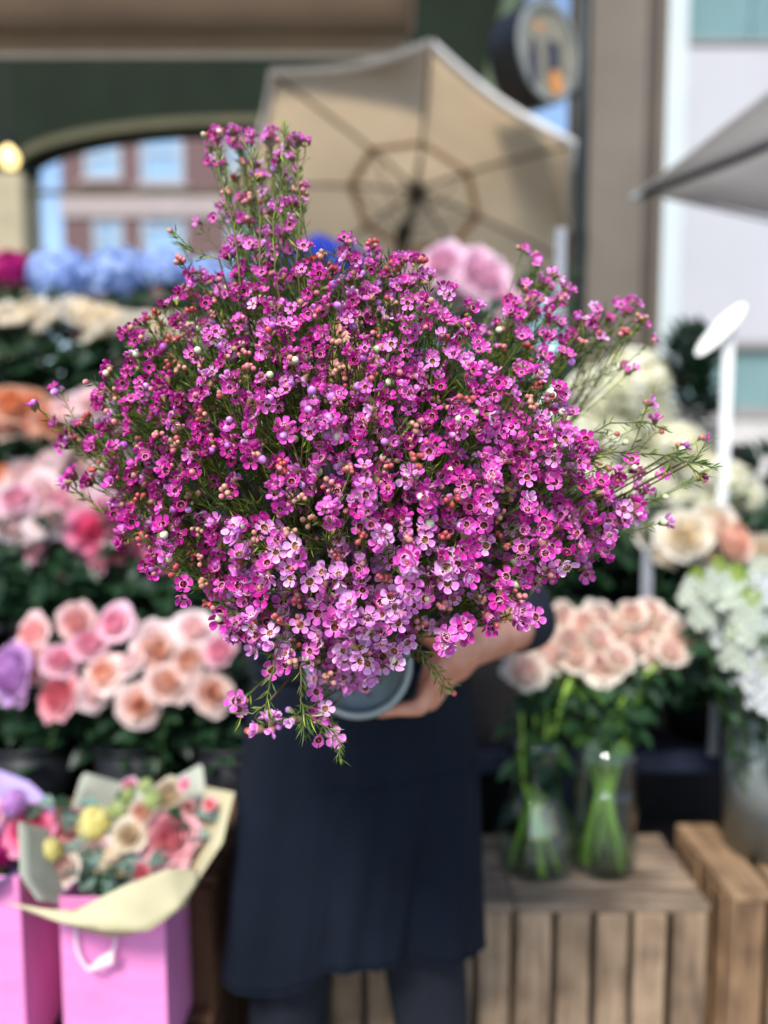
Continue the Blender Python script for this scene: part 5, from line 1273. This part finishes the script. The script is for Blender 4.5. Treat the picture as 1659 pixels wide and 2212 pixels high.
def add_flower(si, node, d, x, y, layer, ped=(.006, .011)):
    ln = rw.uniform(*ped); p = node + d * ln; toc = nrm(cam_p - p); pt = zone_pal(x, y)
    nn = nrm(d * .75 + toc * rw.uniform(0, .6) + Vector((0, 0, .2)) + Vector((rw.gauss(0, .42), rw.gauss(0, .42), rw.gauss(0, .42))))
    vi = rw.choices(range(6), (3, 3, 2, 1.2, 2, 3) if pt not in (3,) else (1, 2, 3, 2.5, .5, 2))[0]
    R = rw.uniform(.0062, .0081) * (1 + .28 * max(-.6, min(1, (y - 950) / 380))) * (.88 if vi == 3 else 1)
    twig(si, node, node + (d * .6 + nn * .2) * ln * .6, p - nn * R * .8, .00042, .0006, 3, 1.0, 4)
    flowers.append((p, nn.to_track_quat('Z', 'Y') @ Quaternion((0, 0, 1), rw.uniform(0, 6.28)), R, (pt, vi), si, R / (p - cam_p).length, layer))
def add_bud(si, node, d, col, R, layer, ln=None):
    ln = ln or rw.uniform(.005, .010); p = node + d * ln; nn = nrm(d + Vector((rw.gauss(0, .25), rw.gauss(0, .25), rw.gauss(0, .25))))
    twig(si, node, node + d * ln * .5, p - nn * R * 1.8, .00038, .00045, 2, 1.0, 4)
    buds.append((p, nn.to_track_quat('Z', 'Y'), R, col, si, R / (p - cam_p).length, layer))
def cluster(si, t_, node, od, depth_layer):
    x, y = t_['x'], t_['y']; kd = t_['kind']
    def cone(a): return nrm(od + Vector((rw.gauss(0, a), rw.gauss(0, a), rw.gauss(0, a))))
    if kd == 'g':
        for _ in range(12): needle(needA[si], node - od * rw.uniform(0, .02), cone(.25), rw.uniform(.009, .015), .0008, YG * rw.uniform(.7, 1.1))
        return
    if kd == 'n':
        for _ in range(16): needle(needA[si], node - od * rw.uniform(0, .035), cone(.55), rw.uniform(.010, .017), .0009, rw.choice(GC) * rw.uniform(.6, 1.0))  # inner filler shoots, green darkened to paint shade into the gaps
        return
    if kd == 'b':
        for _ in range(rw.choice((1, 2))): add_bud(si, node, cone(.3), rw.choice(('rosy', 'coral', 'tan', 'cream')), rw.uniform(.0024, .0032), depth_layer)
        needles_along(si, [node - od * .03, node], 8); return
    r_ = rw.random()
    redz = .15 + (.14 if (y < 560 and x < 700 and y > 380) else 0) + (.12 if x < 560 and 560 < y < 1260 else 0)
    if kd is None and r_ < redz:                       # young buds in a knot
        col = rw.choice(('coral', 'coral', 'red', 'rosy', 'tan', 'tan'))
        for _ in range(rw.randint(4, 7)): add_bud(si, node, cone(.6), col if rw.random() < .75 else rw.choice(('tan', 'coral', 'rosy')), rw.uniform(.0018, .0030), depth_layer)
        for _ in range(7): needle(needA[si], node - od * rw.uniform(0, .012), cone(.5), rw.uniform(.007, .013), .0007, rw.choice(GC) * rw.uniform(.9, 1.4))
        return
    nfl = {'f1': 1, 'f2': 3}.get(kd) or (rw.choices((1, 2, 3, 4, 5), (1, 2.4, 3.2, 2.4, 1.2))[0])
    for i in range(nfl):
        a = i * 2.4 + rw.random(); side = nrm(od.cross(Vector((math.cos(a), math.sin(a), .3))))
        add_flower(si, node, nrm(od + side * rw.uniform(.5, 1.05) * (0 if nfl == 1 else 1)), x, y, depth_layer)
    for _ in range(rw.choices((0, 1, 2, 3), (4, 3, 2, 1))[0]):
        cl = rw.choices(('tan', 'rosy', 'lilac', 'mauve', 'cream', 'coral'), (2.2, 2, 1.8, 1.6, 1.2, 1.4))[0]
        add_bud(si, node, cone(.7), cl, rw.uniform(.0030, .0042) if cl in ('lilac', 'cream', 'mauve') else rw.uniform(.0022, .0031), depth_layer)
    for _ in range(rw.randint(2, 5)): needle(needA[si], node - od * rw.uniform(0, .015), cone(.6), rw.uniform(.007, .013), .0007, rw.choice(GC) * rw.uniform(.85, 1.3))

sprig_root = []; HUBS = {}
for k in range(K):
    idx = np.where(lab == k)[0]
    if not len(idx): sprig_root.append(None); continue
    a = rw.uniform(0, 6.28); rr = .05 * math.sqrt(rw.random())
    bs = Mo - ax * .03 + xv * rr * math.cos(a) + xv.cross(ax) * rr * math.sin(a)
    cenp = Vector(TP[idx].mean(0)); hubp = bs.lerp(cenp, .60)
    ctrl = bs + ax * (cenp - bs).length * .32
    main = twig(k, bs, ctrl, hubp, .0021, .0013, 9, .0, 6)
    sprig_root.append(bs); HUBS[k] = main[-2]
    rest = list(idx); groups = []
    while rest:
        s0 = rest[0]; rest.sort(key=lambda i: np.linalg.norm(TP[i] - TP[s0])); m_ = rw.randint(3, 6); groups.append(rest[:m_]); rest = rest[m_:]
    for g in groups:
        gm = Vector(TP[g].mean(0)); st_ = main[-1 - rw.randint(0, 3)]; gd = (gm - st_)
        sub = st_ + gd * .62 + Vector((rw.gauss(0, .006), rw.gauss(0, .006), rw.gauss(0, .006)))
        pts1 = twig(k, st_, st_ + (main[-1] - main[-3]).normalized() * gd.length * .3, sub, .0011, .0008, 6, .25)
        needles_along(k, pts1[2:], 5, (.008, .014), .7)
        for i in g:
            tp = Vector(TP[i]); od = nrm((tp - heart) * 1.0 + nrm(tp - sub) * .12); q0 = pts1[-1 - rw.randint(0, 2)]
            ln = (tp - q0).length; node = tp - od * .008
            pts2 = twig(k, q0, q0 + nrm(sub - st_) * ln * .45 + Vector((rw.gauss(0, .004), rw.gauss(0, .004), rw.gauss(0, .004))), node, .0008, .0005, 5, .8)
            needles_along(k, pts2[1:], 14 if tips[i]['layer'] < 2 else 4)
            cluster(k, tips[i], node, nrm(od + nrm(node - pts2[-2]) * .7), tips[i]['layer'])
# long needle-clad shoots: right arm, left arm and the ones hanging low
def near_sprig(p): return int(lab[np.argmin(((TP - np.array(p)) ** 2).sum(1))])
for pl_, nn_ in (([(1215, 1000, .665), (1330, 975, .665), (1440, 985, .665), (1500, 1000, .668), (1545, 1011, .67)], 70), ([(1440, 985, .665), (1478, 972, .668)], 5), ([(1480, 995, .667), (1505, 1020, .668), (1515, 1030, .668)], 6), ([(1455, 988, .666), (1435, 1020, .668)], 6), ([(1500, 998, .668), (1524, 955, .668)], 5),
                 ([(1230, 960, .70), (1320, 915, .71), (1400, 915, .70), (1440, 930, .70)], 26), ([(300, 1140, .70), (235, 1110, .71), (180, 1075, .72), (140, 1040, .73)], 44), ([(600, 1400, .63), (585, 1470, .625), (575, 1520, .625)], 18),
                 ([(575, 1520, .625), (545, 1540, .625), (520, 1545, .625)], 8), ([(575, 1520, .625), (590, 1560, .625)], 8), ([(648, 1440, .63), (652, 1500, .628), (655, 1540, .628), (656, 1590, .628)], 30), ([(655, 1540, .628), (690, 1565, .628), (720, 1580, .628), (732, 1600, .628), (735, 1640, .628)], 22),
                 ([(905, 1400, .66), (935, 1440, .67), (965, 1490, .68)], 10), ([(740, 560, .72), (700, 540, .72)], 4), ([(470, 560, .70), (410, 540, .71), (375, 500, .72)], 26), ([(520, 620, .69), (505, 500, .71), (480, 400, .72), (465, 310, .73)], 30), ([(600, 620, .69), (590, 480, .71), (610, 380, .73), (615, 262, .74)], 36), ([(560, 620, .69), (560, 470, .71), (545, 350, .72), (520, 280, .73)], 30), ([(640, 560, .70), (650, 450, .72), (640, 330, .74)], 24)):
    pts = [P(*q) for q in pl_]; si = near_sprig(pts[0]); pts = [HUBS[si]] + pts; lead = 3
    sm = []
    for i in range(len(pts) - 1):
        for f in (0, .34, .67): sm.append(pts[i].lerp(pts[i + 1], f) + Vector((rw.gauss(0, .0006), rw.gauss(0, .0006), rw.gauss(0, .0006))))
    sm.append(pts[-1]); m_ = len(sm); V, F = tube(sm, [.0011 - .0006 * i / (m_ - 1) for i in range(m_)], 5, False); c0, c1 = C_BROWN[0], C_GREEN[1]
    twigA[si].add(np.array(V), F, np.repeat(np.array([c0 + (c1 - c0) * (i / (m_ - 1)) for i in range(m_)]), 5, 0))
    needles_along(si, sm[lead:], int(nn_ * 1.3), (.008, .015), .55)

SPR = {}
for k in range(K):
    if twigA[k].n == 0: continue
    SPR[k] = twigA[k].build('sprig', M['twig'], bunch)
    if needA[k].n: tag(needA[k].build('needle_leaves', M['needle'], SPR[k], False), kind='stuff')
def spread(lst, lim, mesh_of, geo_of, name, mass, mat):
    order = sorted(range(len(lst)), key=lambda i: (lst[i][6] > 0, -lst[i][5])); own = set(order[:lim])
    acc = Acc()
    for i, (p, q_, R, key, si, sz, ly) in enumerate(lst):
        if i in own: link(name, mesh_of[key], SPR[si], p, q_, R)
        else:
            V, F, C = geo_of[key]; m3 = np.array(q_.to_matrix()) * R; acc.add(V @ m3.T + np.array(p), F, C * rw.uniform(.86, 1.12))
    tag(acc.build(mass, mat, bunch), kind='stuff')
spread(flowers, 300, FME, FGD, 'flower', 'flower_mass', M['waxflower'])
spread(buds, 300, BME, BG, 'bud', 'bud_mass', M['bud'])
print('waxflower', len(tips), 'tips', len(flowers), 'flowers', len(buds), 'buds')

# ------------------------------------------------------------------ blooms that share a label are told apart by their height
ORD = ['highest', 'second highest', 'third highest', 'fourth highest', 'fifth highest', 'sixth highest', 'seventh highest', 'eighth highest', 'ninth highest', 'tenth highest', 'eleventh highest', 'twelfth highest', 'thirteenth highest'] + ['%dth highest' % i for i in range(14, 40)]
by = {}
for o in list(COL.objects):
    if o.parent is None and o.get('group') and o.get('category') in ('rose', 'peony', 'hydrangea', 'stock', 'carnation'): by.setdefault(o['label'], []).append(o)
for lb, lst in by.items():
    if len(lst) < 2: continue
    hz = lambda o: max(WL[c.name].z for c in o.children if c.name.startswith('bloom'))
    for k_, o in enumerate(sorted(lst, key=lambda o: -hz(o))): o['label'] = lb + ', ' + ORD[k_] + ' of its kind'
